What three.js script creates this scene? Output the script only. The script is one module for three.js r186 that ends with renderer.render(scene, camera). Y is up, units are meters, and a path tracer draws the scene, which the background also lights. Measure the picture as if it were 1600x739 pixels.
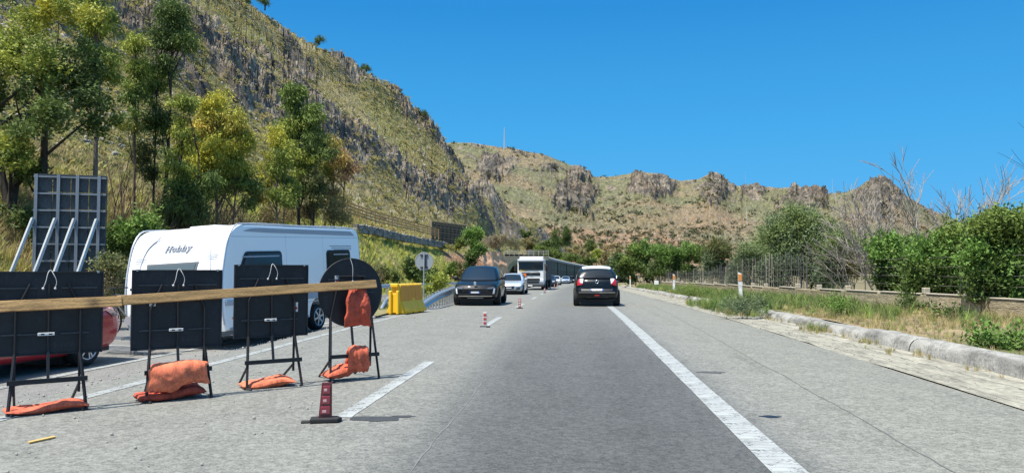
import * as THREE from 'three';
import { mergeGeometries, mergeVertices, toCreasedNormals } from 'three/addons/utils/BufferGeometryUtils.js';
import { RoundedBoxGeometry } from 'three/addons/geometries/RoundedBoxGeometry.js';
import { FontLoader } from 'three/addons/loaders/FontLoader.js';
import { TextGeometry } from 'three/addons/geometries/TextGeometry.js';
import { Brush, Evaluator, SUBTRACTION } from 'three-bvh-csg';

// ---------------------------------------------------------------- camera, sky, sun, exposure
const scene = new THREE.Scene();
const F = 1200, EYE = 1.35;                                   // focal length in photo pixels, eye height in metres
const PITCH = Math.atan(52.5 / F), YAW = Math.atan(95 * Math.cos(PITCH) / F);
const camera = new THREE.PerspectiveCamera(2 * Math.atan(369.5 / F) * 180 / Math.PI, 1600 / 739, 0.1, 6000);
camera.position.set(0, EYE, 0);
camera.rotation.order = 'YXZ';
camera.rotation.set(PITCH, YAW, 0);
camera.updateMatrixWorld(true);
const SUN = new THREE.Vector3(-0.65, 2.05, 0.62).normalize();
{
  // clear spring sky: pale blue low down, deeper overhead, a little whiter round the sun
  const SKY = 0.7, W = 1024, Hh = 512, data = new Float32Array(W * Hh * 4);
  const stops = [[0, 0.15, 0.42, 0.72], [4, 0.085, 0.36, 0.68], [10, 0.05, 0.31, 0.64], [19, 0.023, 0.215, 0.54], [40, 0.034, 0.225, 0.54], [90, 0.05, 0.235, 0.53]];
  for (let j = 0; j < Hh; j++) {
    const el = ((j + 0.5) / Hh - 0.5) * 180;
    let c;
    if (el <= 0) c = [0.20, 0.2, 0.17];
    else {
      let k = 0; while (k < stops.length - 2 && el > stops[k + 1][0]) k++;
      const a = stops[k], b = stops[k + 1], t = (el - a[0]) / (b[0] - a[0]);
      c = [1, 2, 3].map(i => a[i] + (b[i] - a[i]) * t);
    }
    for (let i = 0; i < W; i++) {
      const az = ((i + 0.5) / W - 0.5) * 2 * Math.PI, ce = Math.cos(el * Math.PI / 180);
      const cs = Math.cos(az) * ce * SUN.x + Math.sin(el * Math.PI / 180) * SUN.y + Math.sin(az) * ce * SUN.z;
      const g = el > 0 ? 1.0 * Math.pow(Math.max(cs, 0), 7) : 0, o = (j * W + i) * 4;
      data[o] = SKY * (c[0] + g); data[o + 1] = SKY * (c[1] + g); data[o + 2] = SKY * (c[2] + g * 0.95); data[o + 3] = 1;
    }
  }
  const sky = new THREE.DataTexture(data, W, Hh, THREE.RGBAFormat, THREE.FloatType);
  sky.mapping = THREE.EquirectangularReflectionMapping; sky.magFilter = THREE.LinearFilter; sky.needsUpdate = true;
  scene.background = sky; scene.environment = sky;
}
const sun = new THREE.DirectionalLight(new THREE.Color(1, 0.94, 0.83), 4.2);
sun.position.copy(SUN).multiplyScalar(400).add(new THREE.Vector3(-20, 0, -120));
sun.target.position.set(-20, 0, -120);
sun.castShadow = true; sun.shadow.mapSize.set(4096, 4096);
Object.assign(sun.shadow.camera, { left: -260, right: 260, top: 260, bottom: -260, near: 10, far: 900 });
scene.add(sun, sun.target);
const renderer = new THREE.WebGLRenderer({ antialias: true });
renderer.setSize(1024, 472);
renderer.toneMapping = THREE.LinearToneMapping;
renderer.toneMappingExposure = 1.9;
renderer.shadowMap.enabled = true;

// ---------------------------------------------------------------- helpers
const V = (x, y, z) => new THREE.Vector3(x, y, z);
const clamp = (x, a, b) => Math.min(b, Math.max(a, x)), lerp = (a, b, t) => a + (b - a) * t;
const ss = (a, b, x) => { const t = clamp((x - a) / (b - a), 0, 1); return t * t * (3 - 2 * t); };
function rng(seed) { let s = seed | 0; return () => { s = (s + 0x6d2b79f5) | 0; let t = Math.imul(s ^ (s >>> 15), 1 | s); t = (t + Math.imul(t ^ (t >>> 7), 61 | t)) ^ t; return ((t ^ (t >>> 14)) >>> 0) / 4294967296; }; }
function hash(x, y, z) { let h = Math.imul(x, 374761393) ^ Math.imul(y, 668265263) ^ Math.imul(z, 2147483647 ^ 0x27d4eb2d); h = Math.imul(h ^ (h >>> 13), 1274126177); return ((h ^ (h >>> 16)) >>> 0) / 4294967296; }
function noise(x, y, z = 0) {                                 // value noise, -1 .. 1
  const X = Math.floor(x), Y = Math.floor(y), Z = Math.floor(z); let u = x - X, v = y - Y, w = z - Z;
  u = u * u * (3 - 2 * u); v = v * v * (3 - 2 * v); w = w * w * (3 - 2 * w);
  const m = (a, b, t) => a + (b - a) * t;
  return 2 * m(m(m(hash(X, Y, Z), hash(X + 1, Y, Z), u), m(hash(X, Y + 1, Z), hash(X + 1, Y + 1, Z), u), v), m(m(hash(X, Y, Z + 1), hash(X + 1, Y, Z + 1), u), m(hash(X, Y + 1, Z + 1), hash(X + 1, Y + 1, Z + 1), u), v), w) - 1;
}
function fbm(x, y, z, n = 4) { let s = 0, a = 0.5; for (let i = 0; i < n; i++) { s += a * noise(x, y, z); a *= 0.5; x *= 2.03; y *= 2.03; z *= 2.03; } return s; }
function ridge(x, y, z, n = 4) { let s = 0, a = 0.5; for (let i = 0; i < n; i++) { s += a * (1 - Math.abs(noise(x, y, z)) * 2); a *= 0.5; x *= 2.07; y *= 2.07; z *= 2.07; } return s; }
const table = (t, x) => { if (x <= t[0][0]) return t[0][1]; for (let i = 1; i < t.length; i++) if (x <= t[i][0]) return lerp(t[i - 1][1], t[i][1], (x - t[i - 1][0]) / (t[i][0] - t[i - 1][0])); return t[t.length - 1][1]; };
function at(px, py, d) {                                      // the point at depth d (metres along the road) that stands behind a photo pixel
  const v = V((px - 800) / F, (369.5 - py) / F, -1).applyQuaternion(camera.quaternion); return v.multiplyScalar(d / -v.z).add(camera.position);
}
function ground(px, py, y = 0) { const v = V((px - 800) / F, (369.5 - py) / F, -1).applyQuaternion(camera.quaternion); return v.multiplyScalar((y - EYE) / v.y).add(camera.position); }
const xAt = (px, d) => at(px, 422, d).x;
const roadY = d => { const t = d - 18; return t > 0 ? -0.011 * t * t / (t + 12) : 0; };
const bend = d => d > 45 ? 2.0e-4 * (d - 45) * (d - 45) : 0;

const names = {};
function numbered(n) { const k = names[n] = (names[n] ?? -1) + 1; return k ? n + '_' + String(k).padStart(3, '0') : n; }
function shade(o) { o.castShadow = true; o.receiveShadow = true; return o; }
function thing(name, label, category, pos = [0, 0, 0], turn = 0, group) {
  const o = new THREE.Group(); o.name = numbered(name); o.position.set(...pos); o.rotation.y = turn;
  o.userData = { label, category }; if (group) o.userData.group = group; scene.add(o); return o;
}
function part(name, geo, mat, parent, label) {
  const o = shade(new THREE.Mesh(Array.isArray(geo) ? join(geo) : geo, mat)); o.name = name; parent.add(o);
  if (label) o.userData.label = label; return o;
}
function parts(name, list, mat, parent) { return list.map(g => part(name, g, mat, parent)); }
function solo(name, label, category, geo, mat, pos = [0, 0, 0], turn = 0, group) {
  const o = shade(new THREE.Mesh(Array.isArray(geo) ? join(geo) : geo, mat)); o.name = numbered(name); o.position.set(...pos); o.rotation.y = turn;
  o.userData = { label, category }; if (group) o.userData.group = group; scene.add(o); return o;
}
function struct(name, geo, mat, label) {
  const o = shade(new THREE.Mesh(Array.isArray(geo) ? join(geo) : geo, mat)); o.name = numbered(name); o.userData = { kind: 'structure', label, category: name.replace(/_/g, ' ') }; scene.add(o); return o;
}
function copy(src, label, pos, turn) {
  const c = src.clone(); c.name = numbered(src.name.replace(/_\d{3}$/, '')); if (label) c.userData.label = label;
  if (pos) c.position.set(...pos); if (turn !== undefined) c.rotation.y = turn; scene.add(c); return c;
}
function join(list) {
  const any = list.some(g => !g.attributes.color) ? false : true;
  return mergeGeometries(list.map(g => { const n = g.index ? g.toNonIndexed() : g.clone(); for (const k of Object.keys(n.attributes)) if (!['position', 'normal', 'uv'].concat(any ? ['color'] : []).includes(k)) n.deleteAttribute(k); if (!n.attributes.uv) n.setAttribute('uv', new THREE.BufferAttribute(new Float32Array(n.attributes.position.count * 2), 2)); n.morphAttributes = {}; return n; }));
}
const box = (w, h, d, x = 0, y = 0, z = 0, rx = 0, ry = 0, rz = 0) => new THREE.BoxGeometry(w, h, d).applyMatrix4(new THREE.Matrix4().compose(V(x, y, z), new THREE.Quaternion().setFromEuler(new THREE.Euler(rx, ry, rz)), V(1, 1, 1)));
const rbox = (w, h, d, x = 0, y = 0, z = 0, r = 0.02, seg = 2, rx = 0, ry = 0, rz = 0) => new RoundedBoxGeometry(w, h, d, seg, Math.min(r, w / 2.01, h / 2.01, d / 2.01)).applyMatrix4(new THREE.Matrix4().compose(V(x, y, z), new THREE.Quaternion().setFromEuler(new THREE.Euler(rx, ry, rz)), V(1, 1, 1)));
function bar(a, b, r, r2 = r, n = 7) {                         // tapered round bar from a to b
  const d = b.clone().sub(a), g = new THREE.CylinderGeometry(r2, r, d.length(), n, 1);
  return g.applyMatrix4(new THREE.Matrix4().compose(a.clone().add(b).multiplyScalar(0.5), new THREE.Quaternion().setFromUnitVectors(V(0, 1, 0), d.normalize()), V(1, 1, 1)));
}
function beam(a, b, w, h) {                                    // square bar from a to b
  const d = b.clone().sub(a), g = new THREE.BoxGeometry(w, d.length(), h);
  return g.applyMatrix4(new THREE.Matrix4().compose(a.clone().add(b).multiplyScalar(0.5), new THREE.Quaternion().setFromUnitVectors(V(0, 1, 0), d.normalize()), V(1, 1, 1)));
}
const cyl = (r, r2, h, n, x, y, z, axis = 'y') => { const g = new THREE.CylinderGeometry(r2, r, h, n, 1); if (axis === 'x') g.rotateZ(Math.PI / 2); if (axis === 'z') g.rotateX(Math.PI / 2); return g.translate(x, y, z); };
function tube(pts, r, seg = 24, rad = 6) { return new THREE.TubeGeometry(new THREE.CatmullRomCurve3(pts), seg, r, rad); }
function sheet(nu, nv, fn, color, uv) {                        // grid surface; fn(u, v) -> [x, y, z]; colour(u, v, p) -> [r, g, b]
  const P = new Float32Array((nu + 1) * (nv + 1) * 3), C = color && new Float32Array(P.length), U = new Float32Array((nu + 1) * (nv + 1) * 2), I = [];
  for (let j = 0; j <= nv; j++) for (let i = 0; i <= nu; i++) {
    const k = j * (nu + 1) + i, p = fn(i / nu, j / nv); P.set(p, k * 3); if (C) C.set(color(i / nu, j / nv, p), k * 3);
    U.set(uv ? uv(i / nu, j / nv, p) : [p[0], -p[2]], k * 2);
    if (i < nu && j < nv) I.push(k, k + 1, k + nu + 2, k, k + nu + 2, k + nu + 1);
  }
  const g = new THREE.BufferGeometry(); g.setAttribute('position', new THREE.BufferAttribute(P, 3)); if (C) g.setAttribute('color', new THREE.BufferAttribute(C, 3)); g.setAttribute('uv', new THREE.BufferAttribute(U, 2)); g.setIndex(I); g.computeVertexNormals(); return g;
}
function tex(n, fn, srgb = true) {                             // n x n texture from fn(u, v) -> [r, g, b] in 0..1
  const d = new Uint8Array(n * n * 4);
  for (let j = 0; j < n; j++) for (let i = 0; i < n; i++) { const c = fn(i / n, j / n, i, j), o = (j * n + i) * 4; for (let k = 0; k < 3; k++) d[o + k] = clamp((c.length ? c[k] : c) * 255, 0, 255); d[o + 3] = 255; }
  const t = new THREE.DataTexture(d, n, n); t.magFilter = THREE.LinearFilter; t.wrapS = t.wrapT = THREE.RepeatWrapping; if (srgb) t.colorSpace = THREE.SRGBColorSpace; t.needsUpdate = true; return t;
}
function tnoise(u, v, f, s) {                                  // noise that tiles over the unit square
  const x = u * f, y = v * f, X = Math.floor(x), Y = Math.floor(y), w = n => ((n % f) + f) % f; let a = x - X, b = y - Y; a = a * a * (3 - 2 * a); b = b * b * (3 - 2 * b);
  const h = (i, j) => hash(w(i), w(j), s); return lerp(lerp(h(X, Y), h(X + 1, Y), a), lerp(h(X, Y + 1), h(X + 1, Y + 1), a), b);
}
const rep = (t, x, y) => { const c = t.clone(); c.repeat.set(x, y); c.needsUpdate = true; return c; };
const lin = (r, g, b) => new THREE.Color().setRGB(r, g, b);
function mat(r, g, b, rough = 0.8, extra = {}) { return new THREE.MeshStandardMaterial({ color: lin(r, g, b), roughness: rough, ...extra }); }
function phys(r, g, b, rough, extra = {}) { return new THREE.MeshPhysicalMaterial({ color: lin(r, g, b), roughness: rough, ...extra }); }

// ---------------------------------------------------------------- shared materials
const grit = tex(512, (u, v, i, j) => { const s = hash(i, j, 3), m = tnoise(u, v, 128, 5), l = tnoise(u, v, 16, 6); return 0.86 + 0.2 * (m - 0.5) + (s > 0.95 ? 0.19 : s < 0.12 ? -0.21 : (s - 0.5) * 0.19) + 0.05 * (l - 0.5); });
const gritB = tex(512, (u, v, i, j) => 0.5 * hash(i >> 1, j >> 1, 3) + 0.5 * tnoise(u, v, 96, 8), false);
const mottle = tex(512, (u, v, i, j) => 0.93 + 0.25 * (tnoise(u, v, 6, 1) - 0.5) + 0.2 * (tnoise(u, v, 24, 2) - 0.5) + 0.2 * (tnoise(u, v, 90, 3) - 0.5) + 0.12 * (hash(i, j, 9) - 0.5));
const mottleB = tex(512, (u, v) => 0.4 * tnoise(u, v, 12, 1) + 0.35 * tnoise(u, v, 48, 2) + 0.25 * tnoise(u, v, 170, 3), false);
const scuff = tex(512, (u, v, i, j) => { const l = tnoise(u, v, 4, 71), s = tnoise(u + 0.2 * l, v, 30, 72) * tnoise(u, v, 7, 73), st = Math.pow(tnoise(u, v * 0.2, 50, 74), 8); return 0.62 + 0.35 * s + 0.3 * st + 0.2 * (l - 0.5); });
const worn = tex(512, (u, v, i, j) => { const k = tnoise(u, v, 14, 61), m = tnoise(u, v, 60, 62), chip = m * 0.6 + k * 0.5 + 0.25 * (hash(i, j, 6) - 0.5); return (chip > 0.78 ? 0.62 : 0.95) - 0.14 * tnoise(u, v, 5, 63) - 0.08 * (Math.sin(v * 60 + 3 * k) > 0.6 ? 1 : 0) + 0.12 * (hash(i, j, 7) - 0.5); });
const M = {
  black: mat(0.012, 0.013, 0.015, 0.55), rubber: mat(0.018, 0.018, 0.019, 0.9), darkGlass: phys(0.012, 0.016, 0.02, 0.06, { specularIntensity: 1 }),
  slate: mat(0.02, 0.026, 0.034, 0.6, { map: scuff, bumpMap: mottleB, bumpScale: 0.001 }), frame: mat(0.015, 0.016, 0.018, 0.5, { metalness: 0.2 }),
  chrome: mat(0.75, 0.76, 0.78, 0.18, { metalness: 1 }), alloy: mat(0.55, 0.56, 0.58, 0.35, { metalness: 0.9 }), darkAlloy: mat(0.06, 0.06, 0.065, 0.4, { metalness: 0.6 }),
  zinc: mat(0.5, 0.52, 0.54, 0.45, { metalness: 0.75, map: mottle }), zincMatt: mat(0.38, 0.40, 0.42, 0.6, { metalness: 0.3, map: mottle }),
  white: phys(0.8, 0.8, 0.79, 0.35, { clearcoat: 0.4, clearcoatRoughness: 0.15 }), plain: mat(0.78, 0.78, 0.76, 0.6),
  lampRed: phys(0.45, 0.015, 0.02, 0.12, { clearcoat: 1 }), lampClear: phys(0.75, 0.77, 0.8, 0.08, { clearcoat: 1 }), lampDim: phys(0.3, 0.33, 0.36, 0.1, { clearcoat: 1 }), lampAmber: phys(0.8, 0.25, 0.02, 0.2),
  plate: mat(0.72, 0.73, 0.74, 0.45), plateBlue: mat(0.03, 0.09, 0.42, 0.45), rope: mat(0.55, 0.56, 0.55, 0.9), sticker: mat(0.75, 0.75, 0.75, 0.6), stickerRed: mat(0.55, 0.04, 0.05, 0.6),
  paint: mat(0.42, 0.44, 0.43, 0.75, { map: worn, bumpMap: mottleB, bumpScale: 0.002 }),
};
// ---------------------------------------------------------------- ground, road, pavements
const speck = (x, z, f, s) => noise(x * f, z * f, s);
struct('ground', sheet(120, 160, (u, v) => { const x = lerp(-900, 1300, u), d = lerp(-300, 1500, v); return [x, Math.min(-0.75, roadY(d) - 0.9) + (d > 300 ? -0.0 : 0), -d]; }, (u, v, p) => { const n = 0.5 + 0.5 * fbm(p[0] * 0.05, p[2] * 0.05, 3); return [0.17 + 0.1 * n, 0.15 + 0.08 * n, 0.07 + 0.05 * n]; }), mat(1, 1, 1, 0.95, { vertexColors: true }), 'dry earth plain around the motorway');

const asphalt = mat(1, 1, 1, 0.88, { vertexColors: true, map: rep(grit, 0.23, 0.23), bumpMap: rep(gritB, 0.3, 0.3), bumpScale: 0.0025 });
const dSteps = []; for (let d = -30; d < 620;) { dSteps.push(d); d += d < 40 ? 0.35 : d < 90 ? 1.2 : 5; }
const dAt = v => { const f = v * (dSteps.length - 1), i = Math.min(dSteps.length - 2, Math.floor(f)); return lerp(dSteps[i], dSteps[i + 1], f - i); };
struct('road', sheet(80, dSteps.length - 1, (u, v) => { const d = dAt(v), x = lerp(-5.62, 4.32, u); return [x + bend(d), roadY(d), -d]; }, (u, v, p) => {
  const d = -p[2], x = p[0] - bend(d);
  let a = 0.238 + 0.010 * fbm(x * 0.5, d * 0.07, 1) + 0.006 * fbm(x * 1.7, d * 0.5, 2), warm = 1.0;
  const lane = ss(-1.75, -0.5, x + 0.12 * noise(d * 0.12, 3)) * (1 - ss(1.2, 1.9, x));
  const near = 1 - 0.55 * ss(7, 26, d + 3 * noise(x * 0.8, d * 0.1, 6)); a -= 0.138 * lane * near; warm -= 1.5 * lane * near;                                                     // right half of the lane in use is darker and bluer, fading with distance
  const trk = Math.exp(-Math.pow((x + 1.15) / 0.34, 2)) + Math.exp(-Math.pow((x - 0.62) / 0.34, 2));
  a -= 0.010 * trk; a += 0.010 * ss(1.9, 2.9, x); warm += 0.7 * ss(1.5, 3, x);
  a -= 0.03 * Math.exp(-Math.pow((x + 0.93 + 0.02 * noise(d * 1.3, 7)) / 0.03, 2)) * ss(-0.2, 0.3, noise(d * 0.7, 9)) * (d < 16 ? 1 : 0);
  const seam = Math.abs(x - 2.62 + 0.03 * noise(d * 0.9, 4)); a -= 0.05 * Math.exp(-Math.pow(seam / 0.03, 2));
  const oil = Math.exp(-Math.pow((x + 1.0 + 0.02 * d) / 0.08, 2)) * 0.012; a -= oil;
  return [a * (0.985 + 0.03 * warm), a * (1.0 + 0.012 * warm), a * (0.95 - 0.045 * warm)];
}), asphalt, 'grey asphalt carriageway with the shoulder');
const sideY = (x, d) => roadY(d) - 0.34 * ss(-5.4, -7.3, x);
struct('crossover_pavement', sheet(50, 190, (u, v) => { const d = lerp(-30, 160, v), x = lerp(-16.5, -5.6, u); return [x + bend(d), sideY(x, d) - 0.004, -d]; }, (u, v, p) => {
  const d = -p[2], x = p[0]; let a = 0.24 + 0.03 * fbm(x * 0.6, d * 0.1, 11) + 0.02 * fbm(x * 2, d * 1, 12); a -= 0.05 * ss(-7.3, -9, x);
  const rut = Math.abs(x + 6.3 + 0.02 * d); a -= 0.045 * Math.exp(-Math.pow(rut / 0.16, 2)) * (0.6 + 0.6 * noise(d * 2, x * 4)); return [a * 1.03, a, a * 0.93];
}), asphalt, 'worn pavement of the crossing through the central reserve and far carriageway');

function stripe(name, xa, xb, d0, d1, yf, n, label, wob = 0) {
  return struct(name, sheet(2, n, (u, v) => { const d = lerp(d0, d1, v), x = (typeof xa === 'function' ? xa(d) : lerp(xa, xb, u)) + (typeof xa === 'function' ? (u - 0.5) * xb : 0) + bend(d) + wob * noise(d * 6, u * 9); return [x, yf(x, d) + 0.005, -d]; }), M.paint, label);
}
stripe('edge_line', 1.32, 1.56, -20, 300, (x, d) => roadY(d), 300, 'broad white solid line right of the driving lane', 0.008);
stripe('kerbside_line', d => table([[-20, -5.22], [24, -5.16], [31, -4.75], [60, -4.95], [300, -5.1]], d), 0.16, -20, 200, (x, d) => roadY(d), 240, 'white solid line running under the sign stands to the yellow barrier', 0.006);
stripe('far_line', d => table([[-20, -8.25], [12, -8.2], [24, -7.9], [60, -7.9]], d), 0.16, -20, 60, sideY, 90, 'white line beside the red car and caravan', 0.006);
for (let k = 0; k < 14; k++) { const d0 = 6.95 + 10.9 * k - 10.9; stripe('dashed_line', -2.19, -2.03, d0, d0 + 4.3, (x, d) => roadY(d), 20, 'white lane dash of the centre line', 0.005); }

// tar patches and litter
function blot(px, py, rx, rz, seed, m, name, label) {
  const c = ground(px, py), s = []; for (let i = 0; i < 26; i++) { const a = i / 26 * 6.283, r = 1 + 0.35 * noise(Math.cos(a) * 2, Math.sin(a) * 2, seed); s.push(new THREE.Vector2(Math.cos(a) * rx * r, Math.sin(a) * rz * r)); }
  const g = new THREE.ShapeGeometry(new THREE.Shape(s)).rotateX(-Math.PI / 2); const o = struct(name, g, m, label); o.position.set(c.x, 0.004, c.z); return o;
}
function crack(name, xf, d0, d1, w, m, label) { return struct(name, sheet(1, Math.round((d1 - d0) * 14), (u, v) => { const d = lerp(d0, d1, v), x = xf(d) + 0.022 * noise(d * 0.8, 5) + 0.008 * noise(d * 5, 3), ww = w * (0.35 + 0.65 * Math.abs(noise(d * 3.1, 8))); return [x + (u - 0.5) * ww + bend(d), roadY(d) + 0.003, -d]; }), m, label); }
{ const seamM = mat(0.11, 0.11, 0.105, 0.95), pale = mat(0.15, 0.152, 0.15, 0.95); crack('road_crack', d => 2.42 + 0.025 * d, 2, 34, 0.018, seamM, 'long wavering crack along the shoulder'); crack('road_crack', d => -1.08, 3, 26, 0.015, pale, 'faint seam along the left half of the driving lane'); }
const tar = mat(0.055, 0.06, 0.064, 0.8, { map: grit }), wet = mat(0.012, 0.013, 0.018, 0.45), faint = mat(0.10, 0.105, 0.105, 0.9, { map: grit });
blot(590, 655, 0.24, 0.11, 2, tar, 'tar_patch', 'dark tar patch beside the near lane dash'); blot(630, 651, 0.10, 0.05, 5, tar, 'tar_patch', 'small tar patch at the end of the larger one');
blot(1204, 651, 0.088, 0.058, 7, wet, 'tar_patch', 'small black tar spot right of the edge line'); blot(1112, 582, 0.16, 0.13, 9, faint, 'tar_patch', 'faint dark patch touching the edge line');
blot(278, 606, 0.25, 0.05, 12, faint, 'tar_patch', 'faint scuff behind the second sign stand'); 
{ const a = ground(43, 694), b = ground(84, 685); solo('stick', 'thin pale wooden stick lying on the road', 'stick', beam(V(a.x, 0.012, a.z), V(b.x, 0.012, b.z), 0.02, 0.014), mat(0.55, 0.36, 0.12, 0.8)); }
const r0 = rng(77);
{ const L = []; for (let i = 0; i < 240; i++) { const x = -2.4 - 3.1 * r0(), d = 3 + 24 * r0(), s = 0.006 + 0.012 * r0() * r0(); L.push(new THREE.IcosahedronGeometry(s, 0).translate(x, s * 0.5 + 0.002, -d)); }
  for (let i = 0; i < 500; i++) { const x = 4.3 + 1.2 * r0(), d = 4 + 40 * r0(), s = 0.008 + 0.016 * r0() * r0(); L.push(new THREE.IcosahedronGeometry(s, 0).translate(x, s * 0.5 + 0.01, -d)); }
  for (let i = 0; i < 600; i++) { const x = -7.5 + 2 * r0(), d = 4 + 28 * r0(), s = 0.008 + 0.02 * r0() * r0(); L.push(new THREE.IcosahedronGeometry(s, 0).translate(x, s * 0.5 + sideY(x, d), -d)); }
  const o = solo('gravel', 'loose grit scattered along the road edges', 'gravel', L, mat(0.3, 0.28, 0.25, 0.9)); o.userData.kind = 'stuff'; }

// concrete gutter strip with cracks
const concTex = tex(1024, (u, v, i, j) => { let c = 0.78 + 0.2 * (tnoise(u, v, 8, 21) - 0.5) + 0.18 * (tnoise(u, v, 40, 22) - 0.5) + 0.14 * (hash(i, j, 4) - 0.5); const w = tnoise(u, v, 10, 23) * 0.05;
  for (const [k, a] of [[0.17, 0.30], [0.34, 0.18], [0.58, 0.35], [0.79, 0.22]]) { const e = Math.abs(u + w - k - 0.02 * tnoise(u, v, 30, 24)); c -= a * Math.exp(-Math.pow(e / 0.007, 2)); }
  for (const k of [0.21, 0.66]) { const e = Math.abs(v + 0.03 * tnoise(u, v, 12, 25) - k); c -= 0.25 * Math.exp(-Math.pow(e / 0.002, 2)); } return [c, c * 0.985, c * 0.94]; });
const concB = tex(512, (u, v) => 0.5 * tnoise(u, v, 24, 2) + 0.5 * tnoise(u, v, 120, 3), false);
struct('gutter_pavement', sheet(16, 160, (u, v) => { const d = lerp(-10, 110, v * v * 0.55 + v * 0.45), x = lerp(4.30, 5.5, u) + 0.03 * noise(d * 0.8, 3) * (u < 0.1 ? 1 : 0); return [x + bend(d), roadY(d) + 0.008 + 0.045 * u * u + 0.012 * noise(d * 1.3, u * 5), -d]; }, null, (u, v, p) => [u, -p[2] / 3.1]), mat(0.43, 0.42, 0.37, 0.9, { map: concTex, bumpMap: concB, bumpScale: 0.01 }), 'cracked pale concrete gutter strip between the shoulder and the kerb');

// rounded kerb of concrete stones
const kerbRoot = new THREE.Group(); kerbRoot.name = 'kerb'; kerbRoot.userData = { kind: 'structure', label: 'rounded grey concrete kerb along the right shoulder', category: 'kerb' }; scene.add(kerbRoot);
const kerbMat = mat(1, 1, 1, 0.92, { vertexColors: true, map: mottle, bumpMap: mottleB, bumpScale: 0.02 });
{ const cuts = [2, 6.2, 9.4, 12.3, 12.9, 13.5, 15.2, 18.2, 21.6, 25.5, 29, 33, 37.5, 42, 47, 53, 60, 68, 77, 87, 98];
  for (let k = 0; k < cuts.length - 1; k++) {
    const a = cuts[k] + 0.008, b = cuts[k + 1] - 0.008; if (b - a < 0.2) continue;
    const low = k > 5 ? 0.78 + 0.2 * hash(k, 4, 4) : 1, tilt = 0.03 * (hash(k, 1, 1) - 0.5), n = Math.max(4, Math.round((b - a) * 5));
    const prof = [[0.00, -0.1], [0.02, 0.05], [0.05, 0.16], [0.10, 0.225], [0.17, 0.255], [0.28, 0.26], [0.40, 0.25], [0.44, 0.2], [0.45, -0.1]];
    const g = sheet(prof.length - 1, n, (u, v) => { const p = prof[Math.round(u * (prof.length - 1))], d = lerp(a, b, v), e = Math.min(v, 1 - v) * (b - a), rr = 0.03 * Math.exp(-e / 0.03); const wx = 5.38 + p[0] + tilt + 0.012 * noise(d * 1.7, p[1] * 6, k) , yy = roadY(d) + Math.max(-0.1, p[1] * low * (1 - rr * 2) + 0.012 * noise(d * 2.3, p[0] * 7, 8)); return [wx + bend(d), yy, -d]; },
      (u, v, p) => { const t = 0.5 + 0.5 * fbm(p[0] * 3, p[1] * 6, p[2] * 1.5, 4), stain = ss(0.45, 0.7, 0.5 + 0.6 * fbm(p[0] * 5, p[1] * 9, p[2] * 0.9 + 40, 4)) * ss(0.02, 0.25, u) * (1 - ss(0.45, 0.6, u)); const c = lerp(0.27, 0.40, t) * (1 - 0.5 * stain); return [c, c * 0.97, c * 0.88]; }, (u, v, p) => [u * 0.5, -p[2] * 0.8]);
    const capf = (d, s) => { const sh = new THREE.Shape(prof.map(q => new THREE.Vector2(q[0], Math.max(-0.1, q[1] * low * 0.9)))); const q = new THREE.ShapeGeometry(sh); if (s < 0) q.rotateY(Math.PI).translate(0, 0, 0), q.scale(-1, 1, 1); q.translate(5.38 + tilt + bend(d), roadY(d), -d); const c = new Float32Array(q.attributes.position.count * 3).fill(0.2); q.setAttribute('color', new THREE.BufferAttribute(c, 3)); return q; };
    part('kerb_stone', [g, capf(a, 1), capf(b, -1)], kerbMat, kerbRoot);
  } }

// verge between kerb and wall, and the land beyond it
const wallX = d => table([[4, 11.6], [10, 10.9], [16.8, 9.95], [22, 9.35], [29, 8.85], [40, 8.7], [75, 8.6], [140, 8.8]], d);
const vergeY = (x, d) => roadY(d) + 0.2 + 0.05 * ss(5.9, 8, x) + 0.05 * fbm(x * 0.9, d * 0.5, 31) + 0.05 * ss(8, 10, x);
struct('verge', sheet(26, 260, (u, v) => { const d = lerp(-12, 150, v * v * 0.5 + v * 0.5), x = lerp(5.8, wallX(d) + 0.35, u); return [x + bend(d), vergeY(x, d), -d]; }, (u, v, p) => {
  const n = 0.5 + 0.6 * fbm(p[0] * 0.8, p[2] * 0.35, 5), m = 0.5 + 0.6 * fbm(p[0] * 3, p[2] * 2, 6), dry = ss(0.35, 0.7, n); const c = [lerp(0.16, 0.34, dry), lerp(0.16, 0.25, dry), lerp(0.06, 0.14, dry)]; return c.map(q => q * (0.75 + 0.5 * m)); }), mat(1, 1, 1, 0.95, { vertexColors: true, map: mottle, bumpMap: mottleB, bumpScale: 0.03 }), 'dry grassy verge between the kerb and the low wall');
struct('land', sheet(80, 80, (u, v) => { const d = lerp(-60, 480, v), x = wallX(d) + 0.3 + bend(d) + lerp(0, 420, u * u); return [x, roadY(d) + 0.05 + 0.5 * fbm(x * 0.03, d * 0.03, 8) * ss(0, 0.1, u) - 0.4 * ss(0, 0.02, u) + ss(250, 480, d) * 9 * ss(0, 0.15, u), -d]; }, (u, v, p) => { const n = 0.5 + 0.6 * fbm(p[0] * 0.1, p[2] * 0.1, 5); return [lerp(0.12, 0.25, n), lerp(0.12, 0.19, n), lerp(0.05, 0.1, n)]; }), mat(1, 1, 1, 0.95, { vertexColors: true, map: mottle }), 'scrubby land behind the low wall');
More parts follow.
